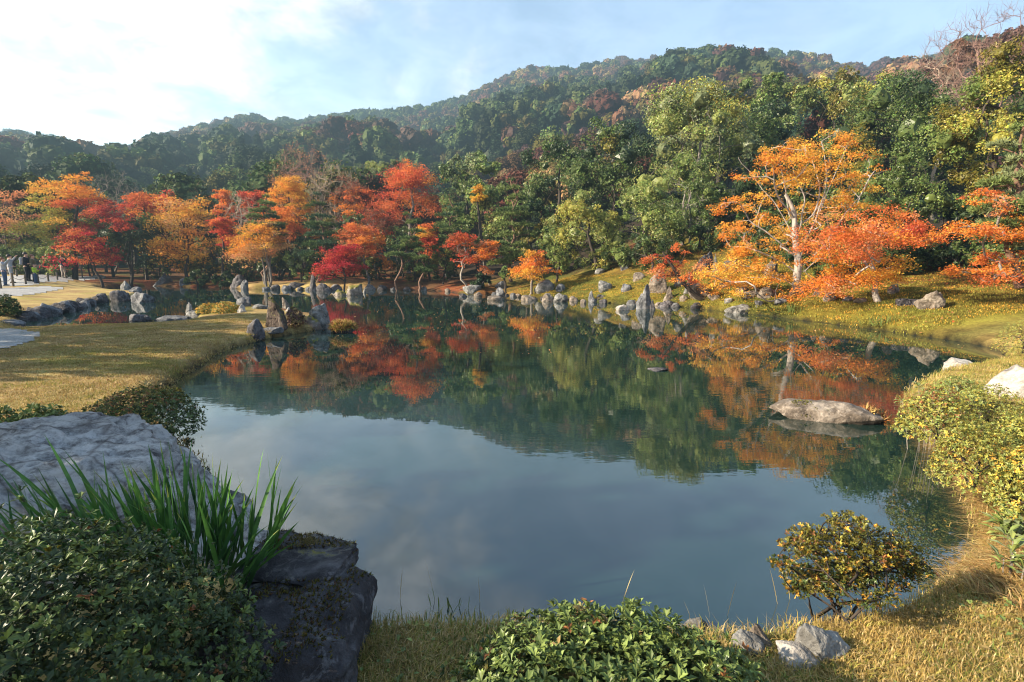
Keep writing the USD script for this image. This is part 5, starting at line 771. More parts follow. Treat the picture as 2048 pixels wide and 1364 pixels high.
for lab, px, py, w, h, mat, st, sd in [('blue grey stone at the right end of the fresh green azalea', 1505, 1312, 62, 34, 'rock_pale', 'round', 5), ('brown wedge stone behind the blue grey one', 1535, 1302, 84, 44, 'rock_warm', 'point', 8), ('white crumpled stone largest in the right hand grass', 1660, 1330, 118, 66, 'rock_pale', 'crag', 11), ('flat white stone in front of the crumpled one', 1612, 1344, 86, 30, 'rock_white', 'flat', 14), ('grey stone hidden behind the top of the fresh green azalea', 1395, 1272, 60, 30, 'rock_pale', 'round', 17)]:
    rock(lab, px, py, w, h, mat, st, seed=sd, sub=5, rough=.08)
# right bank: white boulder, clipped mounds, broad leaved plants
q = at_z(2025, 800, .25); rv, rf = rock_mesh(.95, .8, .46, 71, 'round', 5, .06, .8); single('boulder', (rv + [q[0] + .2, q[1] + .1, .14], rf), 'rock_white', 'big smooth white boulder at the right edge by the inlet', 'boulder', smooth=40)
YG = [('ygreen', 2.5), ('olive', 3), ('lgreen', 2), ('mgreen', 1.5), ('gold', .4)]
for k, (px, py, w, h, leaf, pal, sp_, lab) in enumerate([
    (1925, 862, 150, 100, .019, YG, ['ygreen', 'rust', 'lgreen'], 'rough yellow and bronze azalea nearest the flat rock island'), (2035, 848, 150, 92, .015, YG, ['ygreen', 'lgreen', 'olive'], 'smooth yellow clipped mound in front of the white boulder'), (2012, 955, 165, 135, .015, YG, ['ygreen', 'olive', 'lgreen'], 'large yellow clipped mound beside the straw bank'),
    (2092, 930, 140, 120, .015, YG, ['ygreen', 'lgreen'], 'yellow clipped mound behind the large one'), (2118, 1010, 140, 140, .016, YG, ['gold', 'ygreen', 'ygreen', 'lgreen'], 'golden clipped mound at the right edge lowest on the bank'), (1955, 800, 110, 62, .016, YG, ['lgreen', 'mgreen'], 'small greenish mound between the bronze azalea and the white boulder'), (2085, 708, 100, 66, .016, YG, ['ygreen', 'lgreen'], 'yellow green mound beyond the white boulder at the right edge'), (2140, 870, 90, 80, .016, YG, ['ygreen'], 'yellow mound cut by the right edge under the white boulder')]):
    b = at_z(px, py, .4 if py > 720 else .3); s = per_px(px, py, b[1]); bush('azalea_mound', lab, (b[0], b[1] + w * s * .4, .28), w / 2 * s, w / 2 * s * .9, h * s, int(1300), leaf * 1.08, pal, 301 + k, 60, sun_pal=sp_, per=5, inner=.4, cat='azalea mound', lump=.05)
def broad_plant(label, px, py, n, leaf, spread, seed, rise=.26):
    rng = np.random.default_rng(seed); b = at_z(px, py, .45); b[2] = G(b[0], b[1]) + .08; p = thing('leafy_plant', label, 'plant', b)
    for k in range(n):
        o = np.array([rng.normal() * spread, rng.normal() * spread * .6, 0]); top = b + o * 1.4 + [0, 0, rise + .1 * rng.random()]; part(p, 'stem', tube(np.array([b + o - [0, 0, .1], (b + o + top) / 2 + [0, 0, .02], top]), [.004, .003, .002], 4), 'bark_grey')
        m = 9; d = unit(rng.normal(size=(m, 3)) * [1, 1, .35] + [0, 0, .35]); vv, ff = leaf5(np.repeat(top[None], m, 0) - [0, 0, .02] * np.ones((m, 1)) * rng.random((m, 1)), d, np.tile([0, 0, 1.], (m, 1)), leaf * (.7 + .5 * rng.random(m)), leaf * .3); part(p, 'leaves', (vv, ff), 'azalea_leaf', tint=np.repeat(palette_pick(['mgreen', 'lgreen', 'sage'], m, rng), 4, 0))
broad_plant('glossy broad leaved plant on top of the rough bronze azalea', 1885, 800, 24, .075, .13, 321, .36); broad_plant('broad leaved plant between the yellow mounds at the right edge', 2045, 985, 12, .09, .05, 322, .02); broad_plant('broad leaved plant low on the straw bank at the right edge', 2040, 1050, 10, .08, .05, 323, .0)
# ---------------------------------------------------------------- grass
C.update(g1=(.38, .26, .08), g2=(.26, .24, .055), g3=(.14, .19, .04), g4=(.5, .37, .17), g5=(.28, .16, .06))
rng = np.random.default_rng(91)
def tuft(root, name, n, h, spread, pal, lay, wid):
    bag = Bag()
    for _ in range(n):
        b = np.array([rng.normal() * spread, rng.normal() * spread, -.01]); a = rng.random() * 6.283; hh = h * (.45 + .75 * rng.random()); out = hh * lay * (.3 + rng.random()); d = np.array([math.cos(a), math.sin(a), 0]); s = np.array([-d[1], d[0], 0]) * wid * (.6 + .6 * rng.random()); m = b + d * out * .35 + [0, 0, hh * .65]; e = b + d * out + [0, 0, hh * (.95 - .35 * lay * rng.random())]
        bag.add(np.array([b - s, b + s, m - s * .7, m + s * .7, e]), np.array([[0, 1, 3], [0, 3, 2], [2, 3, 4]]), palette_pick(pal, 1, rng) * (.7 + .6 * rng.random()))
    mesh_prim(f'{root}/{name}/blades', bag.mesh(), 'grass_blade', tint=bag.tint())
def grass_field(name, label, pts, protos, scl):
    """protos: (blades, height, spread, palette, lay, width)"""
    pts = np.asarray(pts); z = height(pts[:, 0], pts[:, 1]); path = numbered('/World', name); _used[('/World', name)] -= 1; names = []
    for k, pr in enumerate(protos): UsdGeom.Xform.Define(stage, f'{path}/tuft_{k:03d}'); tuft(path, f'tuft_{k:03d}', *pr); names.append(f'{path}/tuft_{k:03d}')
    n = len(pts); pr_n = .5 + 1.5 * (fbm(np.c_[pts * 2.2, pts[:, 0] * 0], 3, 5) - .5) + .15 * rng.normal(size=n); idx = np.clip(((pr_n - .2) / .6 * len(protos)).astype(int), 0, len(protos) - 1)
    instancer(name, names, np.c_[pts, z], idx, rng.random(n) * 6.283, scl * (.7 + .6 * rng.random(n)), label, 'grass')
def spots(n, x0, x1, y0, y1, keep, power=0.):
    x, y = rng.uniform(x0, x1, n), rng.uniform(y0, y1, n); k = shore(x, y) > .015; k &= keep(x, y); 
    if power: k &= rng.random(n) < np.minimum(1, power / np.maximum(np.hypot(x, y), .1))
    return np.stack([x, y], 1)[k]
inview = lambda x, y: (np.abs(x) < 1.12 * y + .5)
NEAR = [(26, .04, .035, ['g1', 'g4', 'g2'], .9, .0018), (26, .04, .035, ['g2', 'g3', 'g1'], .8, .0019), (24, .048, .03, ['g4', 'g1', 'g2'], 1.0, .0017), (26, .038, .04, ['g3', 'g2', 'g4'], .8, .002)]
grass_field('grass', 'tangled dry golden grass on the near bank', spots(16000, -1.0, 3.4, 1.0, 2.9, lambda x, y: inview(x, y) & (x > -.6)), NEAR, np.full(1, 1.))
grass_field('bank_turf', 'dry turf of the right bank around the clipped mounds', spots(9000, 2.0, 9.5, 2.6, 9.5, lambda x, y: inview(x, y) & (x > 2)), [(30, .05, .05, ['g1', 'g4', 'g2'], 1., .0025), (30, .05, .05, ['g2', 'g3', 'g1'], 1., .0025), (30, .045, .05, ['g2', 'g1', 'ygreen'], 1., .0025)], np.full(1, 1.))
edge = np.array([(q.x, q.y) for q in (LineString(POND.exterior.coords).interpolate(s) for s in np.arange(0, POND.exterior.length, .02))]); edge = edge[(edge[:, 1] < 9) & (edge[:, 0] > -1.0) & (edge[:, 0] < 6.5)]
en = edge + rng.normal(size=edge.shape) * .03; en = en[(shore(en[:, 0], en[:, 1]) > .0)]
grass_field('bank_grass', 'longer straw grass fringing the near edge of the pond', np.repeat(en, 2, 0) + rng.normal(size=(len(en) * 2, 2)) * .02, [(16, .095, .025, ['g4', 'g1', 'g5'], .9, .0014), (16, .08, .025, ['g1', 'g2', 'g4'], .8, .0015)], np.full(1, 1.))
LAWN = [(40, .034, .07, ['g1', 'g4', 'g2'], 1.2, .003), (40, .032, .07, ['g1', 'g5'], 1.2, .003), (40, .036, .07, ['g1', 'g4', 'g5'], 1.3, .003), (40, .034, .07, ['g2', 'g2', 'g1'], 1.1, .003)]
gp = Polygon([on_ground(*p)[:2] for p in ((-160, 655), (30, 658), (78, 666), (70, 678), (48, 688), (10, 698), (-160, 730))]).buffer(-.05)
grass_field('lawn_grass', 'short matted golden grass of the left lawn', spots(26000, -15.5, -2.2, 3.6, 15.2, lambda x, y: inview(x, y) & ~contains_xy(gp, x, y), 9.), LAWN, np.full(1, 1.))
MOSS = [(30, .05, .1, ['ygreen', 'olive'], 1., .006), (30, .045, .1, ['mossy', 'olive', 'ygreen'], 1., .006), (30, .05, .1, ['ygreen', 'gold', 'olive'], 1., .006)]
grass_field('moss', 'rough yellow green moss and turf on the opposite bank', spots(26000, .5, 22, 12, 32, lambda x, y: inview(x, y) & (shore(x, y) < 3.6 + 4.4 * sstep(6, 9, x)) & (y + .35 * x > 14.4)), MOSS, np.full(1, 1.))
# straw hanging down the right bank to the water
sel = edge[(edge[:, 0] > 2.0) & (edge[:, 1] > 1.7) & (edge[:, 1] < 5.6)]; bag = Bag(); g = np.array([shore(sel[:, 0] + .05, sel[:, 1]) - shore(sel[:, 0] - .05, sel[:, 1]), shore(sel[:, 0], sel[:, 1] + .05) - shore(sel[:, 0], sel[:, 1] - .05)]).T; g = unit(g)
N = 15000; i = rng.integers(0, len(sel), N); back = rng.random(N) ** 1.3 * .34; b = sel[i] + g[i] * back[:, None] + rng.normal(size=(N, 2)) * .02; b = np.c_[b, height(b[:, 0], b[:, 1])]; d = np.c_[-g[i] + rng.normal(size=(N, 2)) * .6, np.zeros(N)]; Ln = .05 + .085 * rng.random(N); s_ = unit(np.cross(d, [0, 0, 1])) * .0022
m = b + d * Ln[:, None] * .4 + np.c_[np.zeros((N, 2)), Ln * .45]; e = b + d * Ln[:, None] * .85 - np.c_[np.zeros((N, 2)), Ln * (.0 + .35 * rng.random(N)) - .06]; v = np.stack([b - s_, b + s_, m - s_ * .8, m + s_ * .8, e], 1).reshape(-1, 3); k5 = np.arange(N)[:, None] * 5; f = np.stack([k5 + [0, 1, 3], k5 + [0, 3, 2], k5 + [2, 3, 4]], 1).reshape(-1, 3)
single('dry_grass', (v, f), 'grass_blade', 'straw coloured dry grass hanging down the right bank', 'grass', kind='stuff', tint=np.repeat(palette_pick(['g4', 'g1', 'g5', 'tan', 'strawg'], N, rng) * (.7 + .6 * rng.random((N, 1))), 3, 0))
def sedge(label, px, py, n, h, seed):
    rng = np.random.default_rng(seed); b = on_ground(px, py); p = thing('sedge_clump', label, 'grass clump', b)
    for _ in range(n):
        o = np.array([rng.normal() * h * .7, rng.normal() * h * .4, 0]); vv, ff = blade(b + o, b + o * (1 + h * 1.5) + [rng.normal() * h * .2, 0, h * (.6 + .6 * rng.random())], .004 + h * .05, .12, rng, 4); part(p, 'leaf', (vv, ff), 'grass_blade', tint=np.tile(np.array(C['mgreen']) * (.7 + .7 * rng.random()), (len(ff), 1)))
sedge('green sedge clump at the foot of the great orange maple', 1588, 626, 46, .3, 331); sedge('green sedge clump on the moss shore below the scarlet maple', 1765, 652, 46, .26, 332); sedge('grassy tuft at the front edge left of the fresh green azalea', 886, 1220, 12, .07, 333)
for k, (px, py) in enumerate([(800, 1200), (870, 1200), (960, 1208), (1245, 1205), (1420, 1235), (1455, 1232), (1555, 1210), (1580, 1200), (560, 1010), (540, 1000)]):
    b = on_ground(px, py) if py > 1100 else np.array([*at_y(px, py + 60, 2.3)[:2], .2]); p = thing('grass_stalk', 'single thin dry grass stalk standing against the water', 'grass stalk', b, 'thin grass stalks along the near bank'); vv, ff = blade(b, b + [rng.normal() * .05, 0, .14 + .1 * rng.random()], .003, .1, rng, 6); part(p, 'stalk', (vv, ff), 'grass_blade', tint=np.tile(C['g4'], (len(ff), 1)))

# ---------------------------------------------------------------- fallen leaves and small weeds
def litter(name, label, pts, size, pal, seed, lift=.02, mat='maple_leaf', cat='leaves'):
    rng = np.random.default_rng(seed); n = len(pts); z = np.maximum(height(pts[:, 0], pts[:, 1]), 0) + lift * (.5 + rng.random(n)); v, f, t = cards(np.c_[pts, z], unit(np.array([0, 0, 1.]) + rng.normal(size=(n, 3)) * .3), size * (.6 + .8 * rng.random(n)), palette_pick(pal, n, rng) * (.6 + .7 * rng.random((n, 1))), rng, .8)
    single(name, (v, f), mat, label, cat, kind='stuff', tint=t)
litter('fallen_leaves', 'fallen red and brown leaves scattered on the moss bank', spots(9000, 0, 24, 12, 34, lambda x, y: inview(x, y) & (shore(x, y) < 9) & (noise(np.c_[x * .5, y * .5, x * 0], 3) > .45)), .06, ['rust', 'brown', 'vermil', 'peach'], 341, .05)
litter('lawn_leaves', 'few brown leaves lying on the near lawn', spots(900, -15, 3.2, 1., 14, inview), .03, ['rust', 'brown', 'straw'], 342, .035)
litter('weeds', 'small green weeds in the grass of the near bank', np.vstack([spots(2600, -.7, 3.4, 1., 2.9, lambda x, y: inview(x, y) & (noise(np.c_[x * 3, y * 3, x * 0], 9) > .52)), spots(6000, -13, -2, 4, 14, lambda x, y: inview(x, y) & (noise(np.c_[x * .9, y * .9, x * 0], 9) > .58))]), .022, ['mgreen', 'lgreen', 'green'], 343, .03, 'azalea_leaf', 'weeds')

wl = rng.uniform([-26, 1.5], [14, 34], (5200, 2)); wl = wl[(shore(wl[:, 0], wl[:, 1]) < -.1) & inview(wl[:, 0], wl[:, 1])]; wl = wl[(wl[:, 1] > 9)]; wl = wl[(noise(np.c_[wl * .22, wl[:, 0] * 0], 13) > .56) | (np.arange(len(wl)) % 14 == 0)]
litter('floating_leaves', 'fallen leaves and specks floating on the pond', wl, .035, ['peach', 'straw', 'rust', 'tan'], 344, .002)
# ---------------------------------------------------------------- visitors, posts and sign on the gravel terrace
for nm, c, r in [('skin', (.5, .3, .22), .6), ('hair_dark', (.02, .015, .012), .5), ('hair_brown', (.16, .07, .035), .5), ('cloth_grey', (.3, .32, .36), .85), ('cloth_black', (.012, .012, .016), .85), ('cloth_navy', (.02, .024, .045), .85), ('cloth_sand', (.4, .34, .27), .85), ('cloth_olive', (.1, .085, .045), .85), ('cloth_lime', (.34, .5, .04), .85), ('cloth_denim', (.04, .07, .14), .85), ('cloth_plum', (.07, .035, .045), .85), ('shoe', (.02, .018, .018), .6), ('post_wood', (.13, .105, .08), .9), ('rope_fibre', (.1, .085, .065), .9), ('sign_board', (.36, .33, .28), .8), ('camera_body', (.02, .02, .022), .4), ('rubber', (.015, .015, .015), .7), ('phone_white', (.6, .6, .62), .4)]: flat_mat(nm, c, r)
def hull_chain(joints, links):
    out = []
    for a, b in links:
        s = [m3.Manifold.sphere(joints[j][1], 10).translate(tuple(map(float, joints[j][0]))) for j in (a, b)]; out.append(m3.Manifold.batch_hull(s))
    return out
def solid(mans, length=.03, it=4):
    m = m3.Manifold.batch_boolean(mans, m3.OpType.Add).refine_to_length(length); me = m.to_mesh(); t = trimesh.Trimesh(me.vert_properties[:, :3], me.tri_verts); trimesh.smoothing.filter_taubin(t, iterations=it); return t
def person(label, foot, H, face, top, legs, hair, pose='stand', arms=((.1, -.05, .0), (.1, -.05, .0)), shoe='shoe', long_hair=False, top_label=None):
    """foot: world point; face: heading in degrees (0 = away from the camera); arms: where each hand is, relative to its shoulder, in body heights"""
    k = H / 1.7; J = {}
    def P(n, x, y, z, r): J[n] = (np.array([x, y, z]) * k, r * k)
    if pose == 'stand': hz, kz, ky, st = .9, .48, .03, .09
    else: hz, kz, ky, st = .36, .5, .34, .12
    P('hip', 0, 0, hz, .125); P('waist', 0, .0 if pose == 'stand' else .06, hz + .2, .115); P('chest', 0, 0.01 if pose == 'stand' else .13, hz + .4, .135); P('neck', 0, .01 if pose == 'stand' else .17, hz + .58, .055); ny = J['neck'][0][1] / k
    P('head', 0, ny + .025, hz + .71, .092); P('crown', 0, ny + .0, hz + .745, .095); P('chin', 0, ny + .06, hz + .645, .052); P('nose', 0, ny + .125, hz + .70, .014); P('nose_up', 0, ny + .1, hz + .735, .012)
    for s, n in ((-1, 'l'), (1, 'r')):
        P('ear' + n, s * .09, ny + .01, hz + .7, .022); P('hip' + n, s * st, 0, hz - .02, .098); P('knee' + n, s * (st + .02), ky, kz, .06); P('ankle' + n, s * (st + .02), 0 if pose == 'stand' else .05, .08, .042); P('toe' + n, s * (st + .04), .15, .035, .036); P('heel' + n, s * (st + .02), -.04, .04, .038)
        sy = J['chest'][0][1] / k; P('sho' + n, s * .185, sy, hz + .5, .07); h = np.array(arms[0 if s < 0 else 1]) * 1.7; hand = np.array([s * .185 + s * h[0], sy + h[1], hz + .5 + h[2]]); sh = np.array([s * .185, sy, hz + .5]); mid = (sh + hand) / 2; dd = np.linalg.norm(hand - sh); bend = math.sqrt(max(0, .29 ** 2 - (dd / 2) ** 2)); mid = mid + np.array([s * .35, -.35, -.85]) / .98 * bend
        P('elb' + n, *mid, .046); P('wri' + n, *hand, .03)
        ax = unit(hand - mid); sd = unit(np.cross(ax, [0, 0, 1.]) + 1e-6); up = np.cross(sd, ax); P('palm' + n, *(hand + ax * .06), .036)
        for q in range(4): a = hand + ax * .095 + sd * (q - 1.5) * .021; b_ = a + ax * (.045 + .012 * (q in (1, 2))) - up * .012; c_ = b_ + ax * .022 - up * .026; P(f'f{n}{q}a', *a, .0105); P(f'f{n}{q}b', *b_, .0098); P(f'f{n}{q}c', *c_, .009)
        a = hand + ax * .04 + sd * .034 * -s; P(f't{n}a', *a, .013); P(f't{n}b', *(a + ax * .035 - sd * s * .03 - up * .01), .011); P(f't{n}c', *(a + ax * .065 - sd * s * .035 - up * .018), .0095)
    core = [('hip', 'waist'), ('waist', 'chest'), ('chest', 'neck'), ('neck', 'head'), ('head', 'crown'), ('head', 'chin'), ('nose', 'nose_up')]; leg, arm, hand = [], [], []
    for n in 'lr': core += [('head', 'ear' + n), ('sho' + n, 'chest'), ('sho' + n, 'neck')]; leg += [('hip', 'hip' + n), ('hip' + n, 'knee' + n), ('knee' + n, 'ankle' + n)]; arm += [('chest', 'sho' + n), ('sho' + n, 'elb' + n), ('elb' + n, 'wri' + n)]; hand += [('wri' + n, 'palm' + n), ('palm' + n, f't{n}a'), (f't{n}a', f't{n}b'), (f't{n}b', f't{n}c')] + [(x, y_) for q in range(4) for x, y_ in (('palm' + n, f'f{n}{q}a'), (f'f{n}{q}a', f'f{n}{q}b'), (f'f{n}{q}b', f'f{n}{q}c'))]
    feet = [(a + n, b + n) for n in 'lr' for a, b in (('ankle', 'heel'), ('ankle', 'toe'), ('heel', 'toe'))]
    a = math.radians(face); R = np.array([[math.cos(a), -math.sin(a), 0], [math.sin(a), math.cos(a), 0], [0, 0, 1]]); foot = np.asarray(foot, float)
    p = thing('person', label, 'person', foot)
    def put(nm, links, grow, mat, length=.05, extra=None, it=3):
        jj = {q: (c, r + grow * k) for q, (c, r) in J.items()}; t = solid(hull_chain(jj, links) + (extra or []), length * k, it); part(p, nm, (t.vertices @ R.T + foot, t.faces), mat, smooth=True)
    put('body', core + leg + arm + hand + feet, 0, 'skin', .04, it=2); put('jacket', [('hip', 'waist'), ('waist', 'chest'), ('chest', 'shol'), ('chest', 'shor')] + arm, .014, top, .09); put('trousers', leg + [('hip', 'waist')], .011, legs, .09); put('shoe', feet[:3], .008, shoe); put('shoe', feet[3:], .008, shoe)
    hc, hr = J['crown']; cap = m3.Manifold.sphere(hr + .018 * k, 20).translate(tuple(hc + [0, -.012 * k, .004 * k])); cut = m3.Manifold.cube((.4, .4, .4), True).translate(tuple(hc + np.array([0, .2 + .045, -.22]) * k)); cap = cap - cut
    if long_hair: cap = cap + m3.Manifold.batch_hull([m3.Manifold.sphere(r * k, 14).translate(tuple(hc + np.array(o) * k)) for r, o in ((.09, (0, -.02, 0)), (.07, (0, -.05, -.2)))])
    me = cap.to_mesh(); part(p, 'hair', (me.vert_properties[:, :3] @ R.T + foot, me.tri_verts), hair, smooth=True)
    return p, J, R, foot, k
def near_pt(px, py): return on_ground(px, py)
def put_box(name, label, cat, c, size, R, mat, bevel=.3, parts=None):
    b = m3.Manifold.batch_hull([m3.Manifold.sphere(min(size) * bevel, 10).translate(tuple((np.array(s) * (np.array(size) / 2 - min(size) * bevel)).tolist())) for s in ((x, y, z) for x in (-1, 1) for y in (-1, 1) for z in (-1, 1))]).to_mesh(); return single(name, (b.vert_properties[:, :3] @ R.T + c, b.tri_verts), mat, label, cat, smooth=40)
raise_ = (-.03, .2, .08)
f1 = near_pt(11, 572); p1 = person('woman in a pale grey coat raising a camera by the left edge', f1, 1.62, -60, 'cloth_grey', 'cloth_denim', 'hair_brown', arms=((-.06, .17, .1), (-.06, .17, .1)))
h_ = (p1[1]['palml'][0] + p1[1]['palmr'][0]) / 2 @ p1[2].T + f1; put_box('camera_held', 'small white camera held up by the woman in grey', 'camera', h_ + p1[2] @ np.array([0, .05, .02]), (.14, .05, .09), p1[2], 'phone_white')
f2 = near_pt(6, 576) + [-.1, -.6, 0]; person('woman in black crouching by the posts at the left edge', f2, 1.6, -80, 'cloth_black', 'cloth_plum', 'hair_brown', 'crouch', arms=((-.04, .2, -.14), (-.04, .2, -.14)))
f3 = near_pt(24, 566); person('visitor in a long grey coat holding up a phone', f3, 1.66, -50, 'cloth_grey', 'cloth_grey', 'hair_dark', arms=((-.05, .16, .11), (.03, .06, -.22)))
f4 = near_pt(57, 563); p4 = person('man in black with a striped backpack seen from the side', f4, 1.74, -75, 'cloth_black', 'cloth_black', 'hair_dark', arms=((.04, .08, -.24), (.04, .1, -.2)))
put_box('backpack', 'pale striped backpack worn by the man in black', 'backpack', f4 + p4[2] @ np.array([0, -.2, 1.25]), (.3, .16, .44), p4[2], 'cloth_grey')
f5 = near_pt(70, 564); person('parent in an olive jacket behind the lime green child', f5, 1.66, -70, 'cloth_olive', 'cloth_black', 'hair_brown', arms=((.02, .1, -.2), (.02, .1, -.2)))
f6 = near_pt(72, 567); person('child in a lime green jacket and blue jeans', f6, 1.14, -80, 'cloth_lime', 'cloth_denim', 'hair_dark', arms=((.0, .14, -.12), (.0, .14, -.12)))
f7 = near_pt(128, 556); p7 = person('man in navy jacket and pale trousers with camera and shoulder bag', f7, 1.74, -100, 'cloth_navy', 'cloth_sand', 'hair_dark', arms=((-.05, .16, .04), (-.05, .16, .04)))
put_box('shoulder_bag', 'dark blue bag hanging at the hip of the man in pale trousers', 'bag', f7 + p7[2] @ np.array([-.24, .08, .98]), (.16, .34, .26), p7[2], 'cloth_navy'); h_ = (p7[1]['palml'][0] + p7[1]['palmr'][0]) / 2 @ p7[2].T + f7; put_box('camera_held', 'black camera held by the man in pale trousers', 'camera', h_ + p7[2] @ np.array([0, .05, .02]), (.14, .08, .1), p7[2], 'camera_body')
rng = np.random.default_rng(17); tops = []
for px, top, py in [(2, 556, 578), (27, 546, 573), (52, 549, 569), (77, 549, 567), (97, 546, 563), (115, 544, 560), (132, 545, 557), (145, 541, 555), (153, 540, 554), (34, 542, 553)]:
    b = on_ground(px, py); s = per_px(px, py, b[1]); H_ = max(.45, (py - top) * s); p = thing('fence_post', 'short round wooden post of the rope fence by the gravel', 'post', b, 'posts of the rope fence by the gravel'); z = np.array([0, 0, 1.])
    part(p, 'post', tube(np.array([b - z * .1, b + z * H_ * .5, b + z * (H_ - .02), b + z * H_]), [.055, .052, .05, .036], 10), 'post_wood', smooth=40); tops.append(b + z * H_ * .72); part(p, 'rope_tie', tube(np.array([b + z * H_ * .69, b + z * H_ * .75]), [.06, .06], 10), 'rope_fibre')
for k in range(8):
    a, b = tops[k], tops[k + 1]; u = np.linspace(0, 1, 9)[:, None]; c = a + (b - a) * u - np.array([0, 0, .14]) * (4 * u * (1 - u)); single('rope', tube(c, .014, 5), 'rope_fibre', 'sagging dark rope between two fence posts', 'rope', 'ropes of the fence by the gravel', smooth=True)
b = on_ground(165, 556); s = per_px(165, 556, b[1]); p = thing('signpost', 'wooden signpost with a small pale board under the dark red maple', 'signpost', b); z = np.array([0, 0, 1.]); part(p, 'post', tube(np.array([b - z * .1, b + z * .7, b + z * 43 * s]), [.055, .055, .05], 8), 'post_wood', smooth=40); bx = trimesh.creation.box((.34, .05, .3)); bx.apply_translation(b + z * (43 * s - .12) - [0, .08, 0]); part(p, 'board', bx, 'sign_board')
# trees of the garden that stand on the sun's side of the lawn and keep the foreground in shade
for k, (x, y, h, r, lab) in enumerate([(-12.5, .4, 5.0, 2.6, 'evergreen on the sunny side shading the boulder'), (-14.5, 6.2, 6.4, 2.8, 'evergreen on the sunny side shading the lawn'), (-12.5, -3.0, 6.1, 2.8, 'evergreen on the sunny side beside the photographer'), (-19.5, 10.4, 6.6, 2.6, 'evergreen on the sunny side near the gravel patch')]):
    rg = np.random.default_rng(400 + k); g = G(x, y); c = np.array([x, y, g + h * .56]); plant_tree('broadleaf_tree', lab, 'tree', (x, y, g), crown_clumps(c, r, r, h * .46, 'broad', ['green', 'dgreen'], rg, 1.6), 'broad', 5000, .28, 'bark_dark', .16, rg)
# ---------------------------------------------------------------- the wood on the hills
stage.CreateClassPrim('/World/kinds')
ICO1 = trimesh.creation.icosphere(1)
def far_kind(name, shape, pal, seed, n=420, leaf=1.):
    rng = np.random.default_rng(seed); bag = Bag(); p = f'/World/kinds/{name}'; UsdGeom.Xform.Define(stage, p)
    if shape == 'cone':
        z = rng.random(n) ** .8; a = rng.random(n) * 6.283; r = 2.3 * (1 - z) ** .8 + .2; c = np.stack([r * np.cos(a), r * np.sin(a), 2 + z * 10], 1) * (1 + .06 * rng.normal(size=(n, 3))); nn = unit(c * [1, 1, 0] / 3 + [0, 0, .8] + rng.normal(size=(n, 3)) * .4); col = .5 * palette_pick(pal, n, rng) * (.7 + .6 * rng.random((n, 1))); v, f, t = cards(c, nn, (.9 + .5 * rng.random(n)) * leaf, col, rng, .7)
    else:
        h, w = {'dome': (3.2, 4.4), 'oval': (4.6, 3.4), 'ragged': (4., 4.)}[shape]; cl = []
        for k in range(18):
            u = unit(rng.normal(size=3) + [0, 0, .55]); u[2] = max(u[2], -.4); cl.append((np.array([0, 0, 6.]) + u * [w, w, h] * (.62 + .25 * rng.random()), 1.3 + .7 * rng.random() + (.5 * rng.normal() if shape == 'ragged' else 0), palette_pick(pal, 1, rng)[0] * .56 * (.75 + .5 * rng.random())))
        v, f, t = foliage(cl, 'broad', n, leaf, rng, .75); hb = Bag()
        for c_, r_, k_ in cl: hb.add(c_ + ICO1.vertices * r_ * (1. if leaf == 1. else .72) * (.62 + .4 * rng.random((len(ICO1.vertices), 1))), ICO1.faces, k_ * .8)
        v, f, t = np.vstack([v, hb.mesh()[0]]), np.vstack([f, hb.mesh()[1] + len(v)]), np.vstack([t, hb.tint()])
    mesh_prim(p + '/crown', (v, f), 'wood_leaf', tint=t)
    mesh_prim(p + '/trunk', tube(np.array([[0, 0, -1.5], [.1, 0, 3], [0, .1, 6.5]]), np.array([.3, .22, .12]), 5), 'bark_dark')
    return p
KINDS = [('evergreen_dome', 'dome', ['dgreen', 'green'], 'dark green'), ('evergreen_oval', 'oval', ['dgreen', 'green', 'mgreen'], 'dark green'), ('evergreen_ragged', 'ragged', ['green', 'bpine'], 'dark green'), ('cedar', 'cone', ['bpine', 'dgreen'], 'dark pointed'),
         ('olive_dome', 'dome', ['olive', 'mgreen'], 'olive green'), ('russet_dome', 'dome', ['russet', 'brown'], 'russet brown'), ('brown_dome', 'dome', ['brown', 'umber', 'olive'], 'russet brown'), ('tan_dome', 'dome', ['straw', 'tan', 'olive'], 'tan'), ('mauve_ragged', 'ragged', ['mauve', 'umber'], 'russet brown')]
NK = len(KINDS); KINDS = KINDS + [('near_' + k[0],) + k[1:] for k in KINDS]      # finer leaves for those at the foot of the hill
kinds = [far_kind(k[0], k[1], k[2], 300 + i % NK, 650 if i < NK else 3000, 1. if i < NK else .42) for i, k in enumerate(KINDS)]
rng = np.random.default_rng(41)
def scatter(th0, th1, r0, r1, step, hfun):
    th, r = [], []; rr = r0
    while rr < r1:
        m = max(1, int((th1 - th0) * rr / step)); a = th0 + (np.arange(m) + rng.random(m)) * (th1 - th0) / m; th.append(a); r.append(rr + (rng.random(m) - .5) * step); rr += step * .9
    th, r = np.concatenate(th), np.concatenate(r); x, y = r * np.sin(th), r * np.cos(th); return np.stack([x, y, hfun(x, y)], 1)
near = scatter(-.86, .86, 66, 140, 7.5, height); mid = scatter(-.86, .86, 140, 330, 7.2, height); top = scatter(-.86, .86, 330, 545, 6.2, height); far = scatter(-.86, -.36, 520, 742, 7.5, far_height)
pos = np.vstack([near, mid, top, far]); nm = noise(pos / [55, 55, 1e9], 6) * .7 + noise(pos / [17, 17, 1e9], 8) * .3
pick = np.zeros(len(pos), int); u = rng.random(len(pos))
autumn = nm + .18 * (u - .5) - .05 * (np.hypot(pos[:, 0], pos[:, 1]) > 400) + .05 * sstep(-.25, .1, np.arctan2(pos[:, 0], pos[:, 1])) > .54; g = rng.random(len(pos))
pick[:] = np.select([g < .3, g < .55, g < .72, g < .82], [0, 1, 2, 3], 4)
